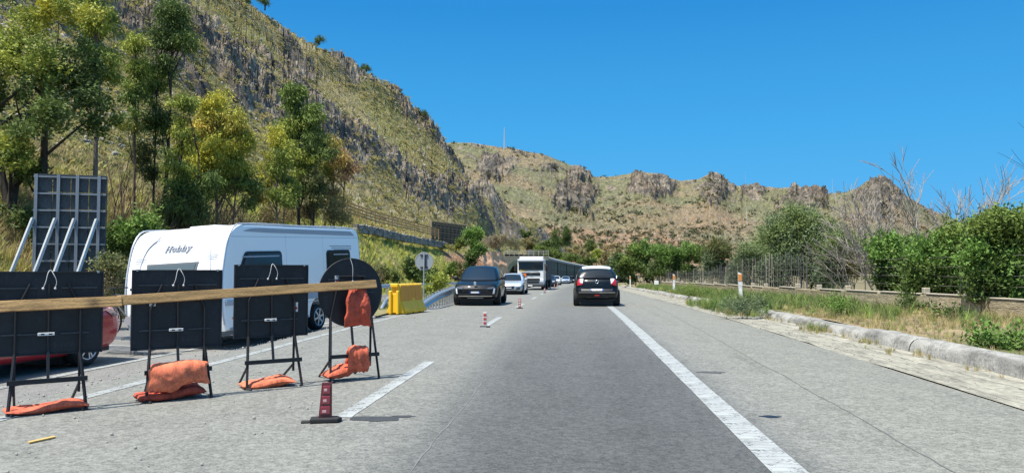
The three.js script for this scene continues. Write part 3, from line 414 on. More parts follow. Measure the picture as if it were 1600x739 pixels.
// a car: front towards -z at rest; spec gives sizes in metres
function makeCar(name, label, S) {
  const t = thing(name, label, 'car', [0, 0, 0], 0, S.group), W = S.W / 2, L = S.L / 2, paintM = S.paint;
  const low = (s, q, r) => {                                   // lower body
    const v = (q + 1) / 2, belt = table(S.belt, r), y = lerp(lerp(S.clear, S.clear + 0.06, Math.pow(Math.abs(r), 6)), belt, v);
    const w = W * (1 - (S.taper ?? 0.10) * Math.pow(Math.abs(r), 5) - 0.03 * r * r) * table([[0, 0.90], [0.12, 0.965], [0.45, 1], [0.62, 0.985], [0.8, 0.985], [1, 0.90]], v);
    const zf = -L + table(S.nose, v), zr = L - table(S.tail, v); let z = lerp(zf, zr, (r + 1) / 2);
    z -= Math.sign(r) * 0.16 * s * s * Math.pow(Math.abs(r), 5); return [s * w, y, z];
  };
  const top = (s, q, r) => {                                   // cabin
    const v = (q + 1) / 2, zf = table(S.screen, v), zr = table(S.back, v), z = lerp(zf, zr, (r + 1) / 2) - Math.sign(r) * (r < 0 ? 0.16 : 0.09) * s * s * Math.abs(r) * Math.abs(r);
    const w = W * lerp(0.93, S.roofW, Math.pow(v, 1.45)) * (1 - 0.05 * r * r), b = table(S.belt, z / L) - 0.03;
    return [s * w, lerp(b, S.H - 0.05 * r * r - (r > 0.4 ? 0.03 * (r - 0.4) : 0), v) - 0.05 * s * s * v, z];
  };
  const lk = [0.12, 0.22, 0.07], tk = [0.2, 0.28, 0.12], lowM = rounded(low, lk), topM = rounded(top, tk);
  const arches = S.axles.map(z => cyl(S.R * 1.13, S.R * 1.13, S.W * 1.2, 28, 0, S.R, z, 'x'));
  part('body', carve(softBox(16, 12, 40, low, lk), arches), paintM, t);
  part('underbody', [box(S.W * 0.8, 0.32, S.L * 0.86, 0, S.clear + 0.16, 0), ...S.axles.map(z => box(S.W * 0.72, S.R * 1.9, S.R * 2.1, 0, S.R * 1.05 + 0.02, z))], M.black, t);
  part('cabin', softBox(14, 10, 22, top, tk), S.cabin || paintM, t);
  if (S.roof) part('roof', [slab(topM, [[-0.93, 0.985, -0.8], [0.93, 0.985, -0.8], [0.93, 0.985, 0.93], [-0.93, 0.985, 0.93]].map(c => [c[0], 1, c[2]]), 12, 0.008), ...(S.spoiler ? [slab(topM, [[-0.86, 0.72, 1], [0.86, 0.72, 1], [0.9, 0.97, 1], [-0.9, 0.97, 1]], 8, 0.05)] : [])], S.roof, t);
  const G = M.darkGlass, win = (n, cs, k = 6, m = G) => part(n, slab(topM, cs, k, 0.003, 0.002), m, t);
  win('windscreen', [[-0.86, -0.85, -1], [0.86, -0.85, -1], [0.86, 0.86, -1], [-0.86, 0.86, -1]], 10, S.screenGlass || G);
  win('rear_window', [[-0.86, S.rearLow ?? -0.7, 1], [0.86, S.rearLow ?? -0.7, 1], [0.83, 0.72, 1], [-0.83, 0.72, 1]], 10);
  for (const s of [-1, 1]) for (const [a, b, c, d] of S.windows) win('side_window', [[s, -0.75, a], [s, -0.75, b], [s, 0.8, d], [s, 0.8, c]], 6, S.sideGlass || G);
  for (const z of S.axles) for (const s of [-1, 1]) wheelParts(t, s * (W - 0.125), S.R, z, S.R, 0.22, s, S.spokes || 5, S.twin, S.rim);
  for (const s of [-1, 1]) part('mirror', [rbox(0.2, 0.14, 0.12, s * (W + 0.07), S.beltAt + 0.07, S.mirrorZ, 0.05), beam(V(s * (W - 0.1), S.beltAt + 0.02, S.mirrorZ + 0.02), V(s * (W + 0.03), S.beltAt + 0.05, S.mirrorZ), 0.05, 0.05)], S.mirror || paintM, t);
  t.userData.low = undefined; return { t, low: lowM, top: topM };
}
const front = (map, s0, s1, t0, t1, n = 6, th = 0.006, skew = 0) => slab(map, [[s0, t0, -1], [s1, t0 + skew, -1], [s1, t1 + skew, -1], [s0, t1, -1]], n, th);
const rear = (map, s0, s1, t0, t1, n = 6, th = 0.006) => slab(map, [[s0, t0, 1], [s1, t0, 1], [s1, t1, 1], [s0, t1, 1]], n, th);
function place(c, x, d, turn, y) { c.t.position.set(x, y ?? roadY(d), -d); c.t.rotation.y = turn; return c; }
const suv = { L: 4.4, W: 1.82, H: 1.62, clear: 0.24, R: 0.345, axles: [-1.33, 1.35], belt: [[-1, 0.86], [-0.85, 0.93], [-0.36, 1.03], [0.2, 1.08], [1, 1.1]], nose: [[0, 0.14], [0.25, 0.02], [0.7, 0.0], [1, 0.10]], tail: [[0, 0.14], [0.2, 0.02], [0.55, 0.0], [0.75, 0.07], [1, 0.14]],
  screen: [[0, -1.12], [1, -0.30]], back: [[0, 2.06], [0.7, 1.84], [1, 1.6]], roofW: 0.685, windows: [[-0.62, -0.02, -0.72, 0], [0.03, 0.52, 0.03, 0.5], [0.57, 0.86, 0.55, 0.78]], beltAt: 1.05, mirrorZ: -0.72 };

// black compact SUV ahead, white roof
{
  const bl = paint(0.006, 0.007, 0.009), c = makeCar('car', 'black car with a white roof driving ahead in the right lane', { ...suv, L: 4.2, W: 1.80, H: 1.6, paint: bl, cabin: bl, roof: M.white, spoiler: true, rearLow: -0.55, tail: [[0, 0.16], [0.12, 0.03], [0.4, 0.0], [0.5, 0.06], [0.8, 0.08], [1, 0.14]], back: [[0, 1.95], [0.7, 1.74], [1, 1.52]] }), t = c.t, lo = c.low;
  for (const s of [-1, 1]) { const l = part('tail_lamp', slab(lo, [[s * 0.70, 0.42, 1], [s * 0.99, 0.30, 1], [s * 0.97, 0.98, 1], [s * 0.74, 0.98, 1]], 6, 0.03), M.lampRed, t); part('lamp_lens', slab(lo, s < 0 ? [[-0.84, 0.60, 1], [-0.70, 0.55, 1], [-0.72, 0.98, 1], [-0.9, 0.98, 1]] : [[0.70, 0.5, 1], [0.86, 0.75, 1], [0.95, 0.98, 1], [0.73, 0.98, 1]], 4, 0.036), M.lampClear, l); }
  const pl = part('number_plate', rear(lo, -0.31, 0.31, -0.18, -0.02, 3, 0.014), M.plate, t); parts('plate_band', [rear(lo, -0.31, -0.25, -0.18, -0.02, 2, 0.018), rear(lo, 0.25, 0.31, -0.18, -0.02, 2, 0.018)], M.plateBlue, pl);
  part('bumper_trim', [rear(lo, -0.9, 0.9, -0.36, -0.31, 10, 0.018)], M.chrome, t); part('bumper_insert', rear(lo, -0.78, 0.78, -0.30, 0.06, 10, 0.004), M.black, t); part('tailgate_edge', rear(lo, -0.7, 0.7, 0.08, 0.13, 10, 0.014), bl, t);
  part('reflector', rear(lo, -0.12, 0.12, -0.68, -0.56, 3, 0.012), M.lampRed, t); part('skid_plate', rear(lo, -0.55, 0.55, -0.86, -0.74, 6, 0.012), M.darkAlloy, t);
  part('badge', new THREE.TorusGeometry(0.062, 0.015, 8, 22).translate(0, 0.98, 2.03), M.chrome, t); { const L = []; for (let i = 0; i < 6; i++) L.push(box(0.035, 0.03, 0.01, -0.17 + i * 0.07, 0.87, 2.055)); parts('letter', L, M.darkAlloy, t); }
  part('wiper', beam(V(-0.06, 1.20, 1.985), V(0.36, 1.215, 1.965), 0.02, 0.02), M.black, t); part('antenna', bar(V(0, 1.58, 1.2), V(0, 1.74, 1.4), 0.008, 0.004), M.black, t);
  place(c, xAt(931, 31.6), 30 - 0.0 + 2.1, 0);
}
// dark SUV coming towards the camera
{
  const bl = paint(0.005, 0.0055, 0.0065), c = makeCar('car', 'dark blue black SUV with bright daytime lights facing the camera beside the guardrail', { ...suv, L: 4.45, W: 1.86, H: 1.63, R: 0.355, paint: bl, mirror: M.black, screenGlass: phys(0.01, 0.02, 0.035, 0.04), spokes: 5, rim: M.darkAlloy }), t = c.t, lo = c.low;
  part('grille', slab(lo, [[-0.66, -0.05, -1], [0.66, -0.05, -1], [0.58, 0.52, -1], [-0.58, 0.52, -1]], 8, 0.008), M.black, t);
  { const L = []; for (let i = 0; i < 6; i++) L.push(front(lo, -0.6 + i * 0.01, 0.6 - i * 0.01, 0.0 + i * 0.085, 0.02 + i * 0.085, 8, 0.014)); part('grille_slat', L, M.darkAlloy, t); }
  part('badge', [rbox(0.11, 0.13, 0.03, 0, 0.9, -2.22, 0.03)], M.chrome, t);
  for (const s of [-1, 1]) { part('headlight', slab(lo, [[s * 0.62, 0.34, -1], [s * 0.93, 0.42, -1], [s * 0.95, 0.66, -1], [s * 0.6, 0.56, -1]], 6, 0.012), phys(0.07, 0.08, 0.09, 0.15, { clearcoat: 1 }), t); part('daytime_light', slab(lo, [[s * 0.86, -0.28, -1], [s * 0.93, -0.28, -1], [s * 0.99, 0.44, -1], [s * 0.92, 0.44, -1]], 5, 0.022), M.lampClear, t); }
  const pl = part('number_plate', front(lo, -0.25, 0.25, -0.20, 0.03, 3, 0.022), M.plate, t); parts('plate_band', [front(lo, -0.25, -0.19, -0.20, 0.03, 2, 0.026), front(lo, 0.19, 0.25, -0.20, 0.03, 2, 0.026)], M.plateBlue, pl);
  part('bumper_trim', [front(lo, -0.84, 0.84, -0.62, -0.54, 12, 0.02)], M.chrome, t); part('air_intake', front(lo, -0.8, 0.8, -0.5, -0.26, 8, 0.006), M.black, t); part('skid_plate', front(lo, -0.42, 0.42, -0.93, -0.85, 6, 0.012), M.zincMatt, t);
  part('door_trim', [slab(lo, [[0.99, -0.72, -0.5], [0.99, -0.72, 0.5], [0.99, -0.6, 0.5], [0.99, -0.6, -0.5]], 8, 0.012)].map(g => g), M.chrome, t); parts('door_handle', [-0.12, 0.36].flatMap(r => [1, -1].map(s => slab(lo, [[s, 0.5, r], [s, 0.5, r + 0.09], [s, 0.58, r + 0.09], [s, 0.58, r]], 3, 0.02))), M.black, t);
  place(c, xAt(752, 32.4), 32.4, Math.PI + 0.005);
}
// silver hatchback behind it
{
  const si = paint(0.42, 0.46, 0.52), c = makeCar('car', 'silver hatchback with a wide dark grille behind the dark SUV', { ...suv, L: 4.25, W: 1.8, H: 1.42, clear: 0.18, R: 0.325, belt: [[-1, 0.72], [-0.85, 0.80], [-0.36, 0.93], [0.2, 0.96], [1, 0.98]], screen: [[0, -0.95], [1, -0.1]], beltAt: 0.95, paint: si }), t = c.t, lo = c.low;
  part('grille', slab(lo, [[-0.36, -0.42, -1], [0.36, -0.42, -1], [0.44, 0.4, -1], [-0.44, 0.4, -1]], 6, 0.012), M.black, t);
  for (const s of [-1, 1]) { part('headlight', slab(lo, [[s * 0.55, 0.34, -1], [s * 0.96, 0.44, -1], [s * 0.96, 0.74, -1], [s * 0.58, 0.56, -1]], 6, 0.014), M.lampClear, t); part('air_intake', slab(lo, [[s * 0.52, -0.5, -1], [s * 0.9, -0.45, -1], [s * 0.88, 0.02, -1], [s * 0.62, -0.1, -1]], 5, 0.008), M.black, t); }
  const pl = part('number_plate', front(lo, -0.25, 0.25, -0.16, 0.06, 3, 0.024), M.plate, t); part('plate_band', front(lo, -0.25, -0.2, -0.16, 0.06, 2, 0.028), M.plateBlue, pl);
  part('bumper_lip', front(lo, -0.8, 0.8, -0.92, -0.78, 8, 0.012), M.black, t);
  place(c, xAt(801, 52), 52, Math.PI - 0.03);
}
// red car towing the caravan
const redHeading = 0.10;
{
  const rd = paint(0.42, 0.008, 0.014), c = makeCar('car', 'shiny red hatchback half hidden behind the first sign, towing the caravan', { ...suv, L: 4.75, W: 1.85, H: 1.5, clear: 0.2, R: 0.34, axles: [-1.5, 1.28], belt: [[-1, 0.8], [-0.85, 0.86], [-0.36, 0.98], [0.2, 1.02], [0.8, 1.06], [1, 1.05]], tail: [[0, 0.22], [0.2, 0.06], [0.45, 0.0], [0.62, 0.0], [0.8, 0.05], [1, 0.2]], back: [[0, 2.1], [0.7, 1.7], [1, 1.4]], paint: rd, taper: 0.05, twin: true, spokes: 5, beltAt: 0.98 }), t = c.t, lo = c.low;
  for (const s of [-1, 1]) { part('tail_lamp', [slab(lo, [[s, 0.42, 0.86], [s, 0.5, 0.97], [s, 0.86, 0.97], [s, 0.72, 0.80]], 5, 0.012), slab(lo, [[s * 0.62, 0.5, 1], [s * 0.97, 0.5, 1], [s * 0.97, 0.86, 1], [s * 0.62, 0.86, 1]], 5, 0.012)], phys(0.12, 0.008, 0.012, 0.1, { clearcoat: 1 }), t); }
  part('rear_bumper', rear(lo, -0.9, 0.9, -0.95, -0.55, 8, 0.01), M.black, t); const pl = part('number_plate', rear(lo, -0.28, 0.28, 0.1, 0.26, 3, 0.014), M.plate, t); part('plate_band', rear(lo, -0.28, -0.22, 0.1, 0.26, 2, 0.018), M.plateBlue, pl);
  part('tow_bar', [beam(V(0, 0.38, 1.9), V(0, 0.36, 2.4), 0.05, 0.05), new THREE.SphereGeometry(0.035, 12, 8).translate(0, 0.42, 2.42), beam(V(0, 0.36, 2.4), V(0, 0.42, 2.42), 0.035, 0.035)], M.darkAlloy, t);
  place(c, -9.58, 11.8, Math.PI - redHeading, -0.335);
}
// caravan
const white = phys(0.86, 0.86, 0.85, 0.3, { clearcoat: 0.5, clearcoatRoughness: 0.1 });
const cvPos = V(-7.23, -0.36, -15.6);                                    // the front corner that is nearest the camera
{
  const t = thing('caravan', 'big white touring caravan behind the sign stands, towed by the red car', 'caravan', [0, 0, 0], 0);
  // own axes: front at z = 0, body towards +z, x across; the side that faces the camera is x = +W
  const Wd = 2.56, Ln = 6.0, sh = new THREE.Shape();
  sh.moveTo(0.06, 0.36); sh.lineTo(-0.02, 0.75); sh.bezierCurveTo(-0.02, 1.3, 0.02, 1.6, 0.14, 1.95); sh.bezierCurveTo(0.26, 2.35, 0.42, 2.62, 0.9, 2.64); sh.lineTo(Ln - 0.35, 2.62); sh.quadraticCurveTo(Ln - 0.04, 2.6, Ln - 0.02, 2.3); sh.lineTo(Ln, 0.75); sh.lineTo(Ln - 0.08, 0.36); sh.lineTo(4.35, 0.36); sh.absarc(3.75, 0.36, 0.46, 0, Math.PI, false); sh.lineTo(0.06, 0.36);
  const ext = (shape, depth, bev, x0) => new THREE.ExtrudeGeometry(shape, { depth: depth - 2 * bev, bevelEnabled: bev > 0, bevelThickness: bev, bevelSize: bev * 0.9, bevelOffset: -bev * 0.9, bevelSegments: 4, curveSegments: 20 }).rotateY(-Math.PI / 2).translate(x0 + depth - bev, 0, 0);
  part('body', toCreasedNormals(ext(sh, Wd, 0.07, -Wd / 2), 0.5), white, t);
  const face = Wd / 2, grey = mat(0.32, 0.35, 0.4, 0.5), edge = mat(0.55, 0.57, 0.6, 0.4, { metalness: 0.3 }), trimPts = (x, o) => [[0.02 - o, 0.5], [-0.03 - o, 0.8], [0.0 - o, 1.4], [0.13 - o, 1.95], [0.28 - o, 2.34], [0.52, 2.60 + o], [0.95, 2.65 + o], [3, 2.64 + o], [5.5, 2.63 + o], [5.86, 2.56 + o], [5.985 + o, 2.3], [6.0 + o, 1.4], [6.01 + o, 0.6]].map(q => V(x, q[1], q[0]));
  part('edge_trim', [tube(trimPts(face - 0.035, 0.0), 0.02, 70, 6), tube(trimPts(-face + 0.035, 0.0), 0.02, 70, 6)], edge, t);
  const stripS = new THREE.Shape(); stripS.moveTo(0.75, 2.48); stripS.bezierCurveTo(1.0, 2.56, 1.3, 2.56, 1.6, 2.555); stripS.lineTo(5.5, 2.54); stripS.lineTo(5.72, 2.42); stripS.lineTo(1.6, 2.455); stripS.bezierCurveTo(1.3, 2.46, 1.0, 2.47, 0.75, 2.48);
  const onSide = (s, d) => new THREE.ExtrudeGeometry(s, { depth: d, bevelEnabled: false, curveSegments: 12 }).rotateY(-Math.PI / 2).translate(-face + 0.004, 0, 0);
  part('roof_stripe', onSide(stripS, 0.012), grey, t);
  const rr = (z0, z1, y0, y1, r, lean = 0) => { const s = new THREE.Shape(); s.moveTo(z0 + r, y0); s.lineTo(z1 - r, y0); s.quadraticCurveTo(z1, y0, z1, y0 + r); s.lineTo(z1, y1 - r); s.quadraticCurveTo(z1, y1, z1 - r, y1); s.lineTo(z0 + r + lean, y1); s.quadraticCurveTo(z0 + lean, y1, z0 + lean * 0.9, y1 - r); s.lineTo(z0, y0 + r); s.quadraticCurveTo(z0, y0, z0 + r, y0); return s; };
  const glass = phys(0.012, 0.018, 0.026, 0.08);
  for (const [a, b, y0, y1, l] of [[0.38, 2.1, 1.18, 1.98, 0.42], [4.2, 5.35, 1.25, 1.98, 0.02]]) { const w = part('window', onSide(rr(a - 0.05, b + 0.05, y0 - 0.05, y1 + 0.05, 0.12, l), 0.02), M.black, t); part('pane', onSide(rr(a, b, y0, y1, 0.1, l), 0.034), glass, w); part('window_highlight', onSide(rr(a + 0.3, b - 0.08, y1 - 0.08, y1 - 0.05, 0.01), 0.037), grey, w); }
  parts('side_graphic', [onSide(rr(3.5, 5.9, 1.03, 1.12, 0.03), 0.006), onSide(rr(2.5, 4.1, 0.82, 0.98, 0.03, 0.2), 0.006)], grey, t);
  part('lettering', [0, 1, 2].map(k => onSide(rr(4.35 + k * 0.1, 5.5, 2.13 - k * 0.05, 2.15 - k * 0.05, 0.005), 0.008)), mat(0.25, 0.27, 0.3, 0.5), t);
  parts('panel_joint', [[0.3, 5.9, 0.755], [0.3, 5.9, 2.36]].map(([a, b, y]) => onSide(rr(a, b, y - 0.008, y + 0.008, 0.003), 0.0055)).concat([2.35, 4.02].map(z => onSide(rr(z - 0.006, z + 0.006, 0.5, 2.4, 0.003), 0.005))), edge, t);
  part('skirt', onSide(rr(0.15, 3.2, 0.37, 0.43, 0.01), 0.008), grey, t); part('door_handle', onSide(rr(2.5, 2.58, 1.2, 1.4, 0.03), 0.03), grey, t); part('service_flap', onSide(rr(4.6, 5.2, 0.6, 1.0, 0.04), 0.007), mat(0.7, 0.7, 0.69, 0.5), t);
  // front: window, name, corner handles
  const pz = y => table([[0.36, 0.06], [0.75, -0.02], [1.3, -0.0], [1.6, 0.045], [1.95, 0.14], [2.2, 0.225], [2.4, 0.35]], y);
  const fp = (x0, x1, x2, x3, y0, y1, th, lift) => { const mp = (s, q, r) => { const y = lerp(y0, y1, (q + 1) / 2), a = lerp(x0, x3, (q + 1) / 2), b = lerp(x1, x2, (q + 1) / 2); return [lerp(a, b, (s + 1) / 2), y, pz(y) - (r > 0 ? -0.03 : lift + th)]; }; const g = new THREE.BoxGeometry(2, 2, 2, 6, 8, 1), p = g.attributes.position; for (let i = 0; i < p.count; i++) p.setXYZ(i, ...mp(p.getX(i), p.getY(i), p.getZ(i))); g.scale(1, 1, 1); const n = g.index.array; for (let i = 0; i < n.length; i += 3) { const q = n[i]; n[i] = n[i + 1]; n[i + 1] = q; } return toCreasedNormals(g, 0.4); };
  const fw = part('front_window', fp(-0.48, 0.68, 0.74, -0.61, 1.2, 1.86, 0.014, 0.004), mat(0.12, 0.13, 0.14, 0.5), t); part('pane', fp(-0.42, 0.62, 0.68, -0.55, 1.25, 1.82, 0.018, 0.008), phys(0.10, 0.13, 0.14, 0.12), fw);
  const font = await new FontLoader().loadAsync('fonts/droid/droid_serif_regular.typeface.json'); const tg = new TextGeometry('Hobby', { font, size: 0.125, depth: 0.02, curveSegments: 4 }); tg.computeBoundingBox(); tg.translate(-tg.boundingBox.max.x / 2, 0, 0); { const p = tg.attributes.position; for (let i = 0; i < p.count; i++) { const y = 2.12 + p.getY(i); p.setXYZ(i, -(p.getX(i) * 1.25 + p.getY(i) * 0.35), y, pz(y) - 0.012 + p.getZ(i) * -1 + 0.004); } const a = tg.attributes.position.array; for (let i = 0; i < a.length; i += 9) for (let k = 0; k < 3; k++) { const q = a[i + k]; a[i + k] = a[i + 3 + k]; a[i + 3 + k] = q; } tg.computeVertexNormals(); }
  part('lettering', tg, mat(0.4, 0.41, 0.44, 0.5), t);
  for (const s of [-1, 1]) { part('corner_moulding', [tube([[0.75, 0.9], [1.3, 0.94], [1.8, 0.92], [2.2, 0.8], [2.45, 0.55]].map(q => V(s * q[1], q[0], pz(q[0]) - 0.006)), 0.016, 24, 5)], edge, t); parts('grab_handle', [rbox(0.22, 0.12, 0.06, s * 0.98, 0.95, -0.03, 0.03), rbox(0.05, 0.12, 0.26, s * (face + 0.005), 0.95, 0.16, 0.02)], mat(0.4, 0.42, 0.45, 0.5), t); part('marker_light', rbox(0.03, 0.05, 0.12, s * (face + 0.01), 0.62, 0.3, 0.01), M.lampAmber, t); part('vent_lines', [0, 1, 2].map(k => box(0.28, 0.012, 0.01, s * 0.93, 1.98 - k * 0.04, pz(1.98 - k * 0.04) - 0.004)), edge, t); }
  parts('roof_vent', [rbox(0.75, 0.09, 0.7, 0.1, 2.65, 1.5, 0.04), rbox(0.45, 0.07, 0.45, 0.1, 2.64, 3.8, 0.03)], M.plain, t);
  part('chassis', [box(0.12, 0.16, 5.6, -0.8, 0.3, 3), box(0.12, 0.16, 5.6, 0.8, 0.3, 3), box(1.9, 0.07, 0.08, 0, 0.33, 3.75)], M.zincMatt, t);
  part('drawbar', [beam(V(-0.8, 0.32, 0.3), V(0, 0.4, -1.2), 0.07, 0.12), beam(V(0.8, 0.32, 0.3), V(0, 0.4, -1.2), 0.07, 0.12), beam(V(0, 0.4, -1.1), V(0, 0.42, -1.45), 0.06, 0.07), bar(V(0.12, 0.2, -0.95), V(0.12, 0.75, -0.95), 0.025), cyl(0.1, 0.1, 0.06, 16, 0.12, 0.11, -0.95, 'x')], M.zinc, t);
  parts('corner_steady', [-1, 1].map(s => beam(V(s * 0.75, 0.28, 0.5), V(s * 0.9, 0.12, 0.35), 0.05, 0.05)), M.black, t);
  for (const s of [-1, 1]) wheelParts(t, s * (face - 0.16), 0.33, 3.75, 0.33, 0.2, s, 6);
  // own +z runs back along the body, away from the camera
  t.rotation.order = 'YXZ'; t.rotation.set(-0.033, Math.PI - Math.atan2(0.217, 0.976), -0.05);
  const corner = V(-Wd / 2, 0, 0).applyEuler(t.rotation); t.position.set(cvPos.x - corner.x, cvPos.y, cvPos.z - corner.z);
}
// ---------------------------------------------------------------- truck and far traffic
{
  const t = thing('truck', 'white lorry with orange hazard plate in the oncoming queue behind the silver hatchback', 'truck'), wh = phys(0.72, 0.72, 0.70, 0.4, { clearcoat: 0.4 }), dk = M.black;
  part('cab', [rbox(2.45, 2.15, 2.1, 0, 2.05, 0, 0.14, 4), rbox(2.46, 0.55, 2.0, 0, 0.85, 0.02, 0.1, 3)], wh, t);
  part('roof_spoiler', [rbox(2.2, 0.34, 1.5, 0, 3.22, 0.2, 0.14, 4)], wh, t); part('sun_visor', rbox(2.4, 0.26, 0.3, 0, 2.98, -1.12, 0.06, 3, 0.4), mat(0.30, 0.33, 0.38, 0.4), t);
  part('windscreen', rbox(2.24, 0.86, 0.1, 0, 2.42, -1.03, 0.06, 3), M.darkGlass, t); parts('wiper', [beam(V(-0.7, 2.02, -1.1), V(0.1, 2.1, -1.1), 0.03, 0.02), beam(V(0.1, 2.02, -1.1), V(0.8, 2.1, -1.1), 0.03, 0.02)], dk, t);
  parts('grille', [rbox(1.7, 0.3, 0.06, 0, 1.62, -1.05, 0.03), rbox(1.6, 0.22, 0.06, 0, 1.08, -1.05, 0.03), rbox(1.5, 0.2, 0.06, 0, 0.8, -1.02, 0.03)], dk, t);
  { const L = []; for (let i = 0; i < 4; i++) L.push(box(1.66, 0.02, 0.03, 0, 1.52 + i * 0.07, -1.08)); part('grille_bar', L, M.darkAlloy, t); }
  part('bumper', [rbox(2.44, 0.24, 0.3, 0, 0.48, -0.95, 0.06)], M.darkAlloy, t); for (const s of [-1, 1]) { part('headlight', rbox(0.34, 0.34, 0.12, s * 1.0, 0.98, -1.02, 0.06), M.lampClear, t); part('mirror', [rbox(0.24, 0.62, 0.12, s * 1.42, 2.2, -0.95, 0.05), beam(V(s * 1.2, 2.55, -0.85), V(s * 1.4, 2.5, -0.92), 0.04, 0.04)], dk, t); part('side_window', rbox(0.06, 0.7, 0.9, s * 1.21, 2.35, -0.4, 0.03), M.darkGlass, t); }
  part('number_plate', rbox(0.5, 0.12, 0.03, 0.1, 0.46, -1.11, 0.01), M.plate, t); part('hazard_plate', rbox(0.42, 0.36, 0.03, -0.62 * -1, 1.48, -1.12, 0.01), mat(0.75, 0.16, 0.03, 0.5), t); part('badge', rbox(0.3, 0.2, 0.03, 0, 1.62, -1.1, 0.04), M.darkAlloy, t); part('sticker', rbox(0.6, 0.1, 0.03, 0.7, 1.96, -1.06, 0.01), mat(0.7, 0.5, 0.12, 0.5), t);
  part('trailer', [rbox(2.4, 2.2, 9, 0, 2.0, 6.4, 0.1, 2), box(1.2, 0.3, 11, 0, 0.8, 5.6)], mat(0.02, 0.026, 0.03, 0.7), t);
  for (const s of [-1, 1]) for (const z of [-0.15, 3.4, 8.2, 9.5]) wheelParts(t, s * 1.06, 0.5, z, 0.5, 0.32, s, 6, false, M.zincMatt);
  t.scale.y = 0.9; t.position.set(xAt(831, 70.5), roadY(70.5), -70.5); t.rotation.y = Math.PI - 0.03;
}
{
  const base = { ...suv, L: 4.3, W: 1.8, H: 1.5, R: 0.33, clear: 0.2, beltAt: 1.0, group: undefined };
  const mk = (name, label, p, px, d, dark) => { const c = makeCar(name, label, { ...base, paint: p }); const lo = c.low; part('grille', front(lo, -0.5, 0.5, -0.1, 0.4, 4, 0.01), M.black, c.t); for (const s of [-1, 1]) part('headlight', slab(lo, [[s * 0.6, 0.3, -1], [s * 0.95, 0.36, -1], [s * 0.95, 0.66, -1], [s * 0.6, 0.55, -1]], 4, 0.012), M.lampClear, c.t); part('number_plate', front(lo, -0.26, 0.26, -0.35, -0.12, 2, 0.016), M.plate, c.t); place(c, xAt(px, d), d, Math.PI); return c; };
  mk('car', 'dark blue car in the queue just right of the lorry', paint(0.015, 0.03, 0.07), 858, 96);
  mk('car', 'small white car far down the queue behind the dark blue car', paint(0.6, 0.6, 0.6), 868, 122);
  mk('car', 'pale blue car farthest along the queue, left of the car ahead', paint(0.25, 0.34, 0.46), 884, 152);
  mk('car', 'blackish car at the far end of the queue, half behind the car ahead', paint(0.012, 0.013, 0.016), 892, 168);
}
// bicycle carried across the caravan drawbar
{
  const t = thing('bicycle', 'bicycle carried on the drawbar between the red car and the caravan', 'bicycle'), bl = M.black, sil = mat(0.5, 0.5, 0.52, 0.4, { metalness: 0.5 }), fr = phys(0.05, 0.055, 0.06, 0.35, { clearcoat: 0.6 });
  for (const x of [-0.53, 0.53]) { const w = part('wheel', [new THREE.TorusGeometry(0.33, 0.02, 8, 36).translate(x, 0.35, 0)], M.rubber, t); part('rim', [new THREE.TorusGeometry(0.305, 0.01, 6, 36).translate(x, 0.35, 0), cyl(0.03, 0.03, 0.08, 10, x, 0.35, 0, 'z')], sil, w); const L = []; for (let i = 0; i < 16; i++) { const a = i / 16 * 6.283; L.push(bar(V(x, 0.35, 0), V(x + Math.cos(a) * 0.3, 0.35 + Math.sin(a) * 0.3, 0), 0.003, 0.003, 4)); } const sp = part('spokes', L, sil, w); sp.userData.kind = 'stuff'; }
  const bb = V(0.02, 0.33, 0), st = V(0.16, 0.82, 0), hd = V(-0.36, 0.86, 0), hd2 = V(-0.39, 0.74, 0);
  part('frame', [bar(bb, st, 0.016), bar(st, hd, 0.016), bar(bb, hd2, 0.019), bar(hd, hd2, 0.02), ...[-0.03, 0.03].flatMap(z => [bar(bb, V(0.53, 0.35, z), 0.009), bar(V(0.14, 0.74, 0), V(0.53, 0.35, z), 0.008), bar(hd2, V(-0.53, 0.35, z), 0.011)])], fr, t);
  part('handlebar', [bar(hd, V(-0.35, 0.98, 0), 0.014), tube([V(-0.3, 1.0, -0.3), V(-0.36, 1.0, -0.12), V(-0.37, 0.99, 0), V(-0.36, 1.0, 0.12), V(-0.3, 1.0, 0.3)], 0.012, 16, 6)], bl, t); part('saddle', [rbox(0.26, 0.06, 0.13, 0.2, 0.95, 0, 0.03), bar(st, V(0.19, 0.93, 0), 0.013)], bl, t); part('chainring', cyl(0.09, 0.09, 0.012, 20, 0.02, 0.33, 0.05, 'z'), sil, t); part('reflector', box(0.05, 0.02, 0.02, 0.4, 0.45, 0.04), M.lampAmber, t);
  t.position.set(xAt(203, 14.9), 0.0, -14.9); t.rotation.y = -0.22; t.rotation.z = 0.04;
  const k = thing('bike_rack', 'pale metal rack under the bicycle behind the red car', 'bike rack'); part('rail', [box(1.5, 0.05, 0.12, 0, -0.02, 0)], M.zinc, k); part('upright', [bar(V(0.1, -0.35, 0.06), V(0.1, 0.75, 0.06), 0.02), bar(V(0.45, -0.35, 0.06), V(0.1, 0.75, 0.06), 0.018)], M.zinc, k); part('lamp_bar', rbox(1.2, 0.12, 0.04, 0, -0.22, 0.1, 0.01), M.zincMatt, k); k.position.copy(t.position); k.rotation.y = -0.22;
}
// ---------------------------------------------------------------- sign stands with sandbags
const bagMats = { light: mat(0.8, 0.2, 0.095, 0.8, { bumpMap: mottleB, bumpScale: 0.003, map: mottle }), dark: mat(0.5, 0.08, 0.04, 0.8, { bumpMap: mottleB, bumpScale: 0.003, map: mottle }), mid: mat(0.66, 0.135, 0.065, 0.8, { bumpMap: mottleB, bumpScale: 0.003, map: mottle }) };
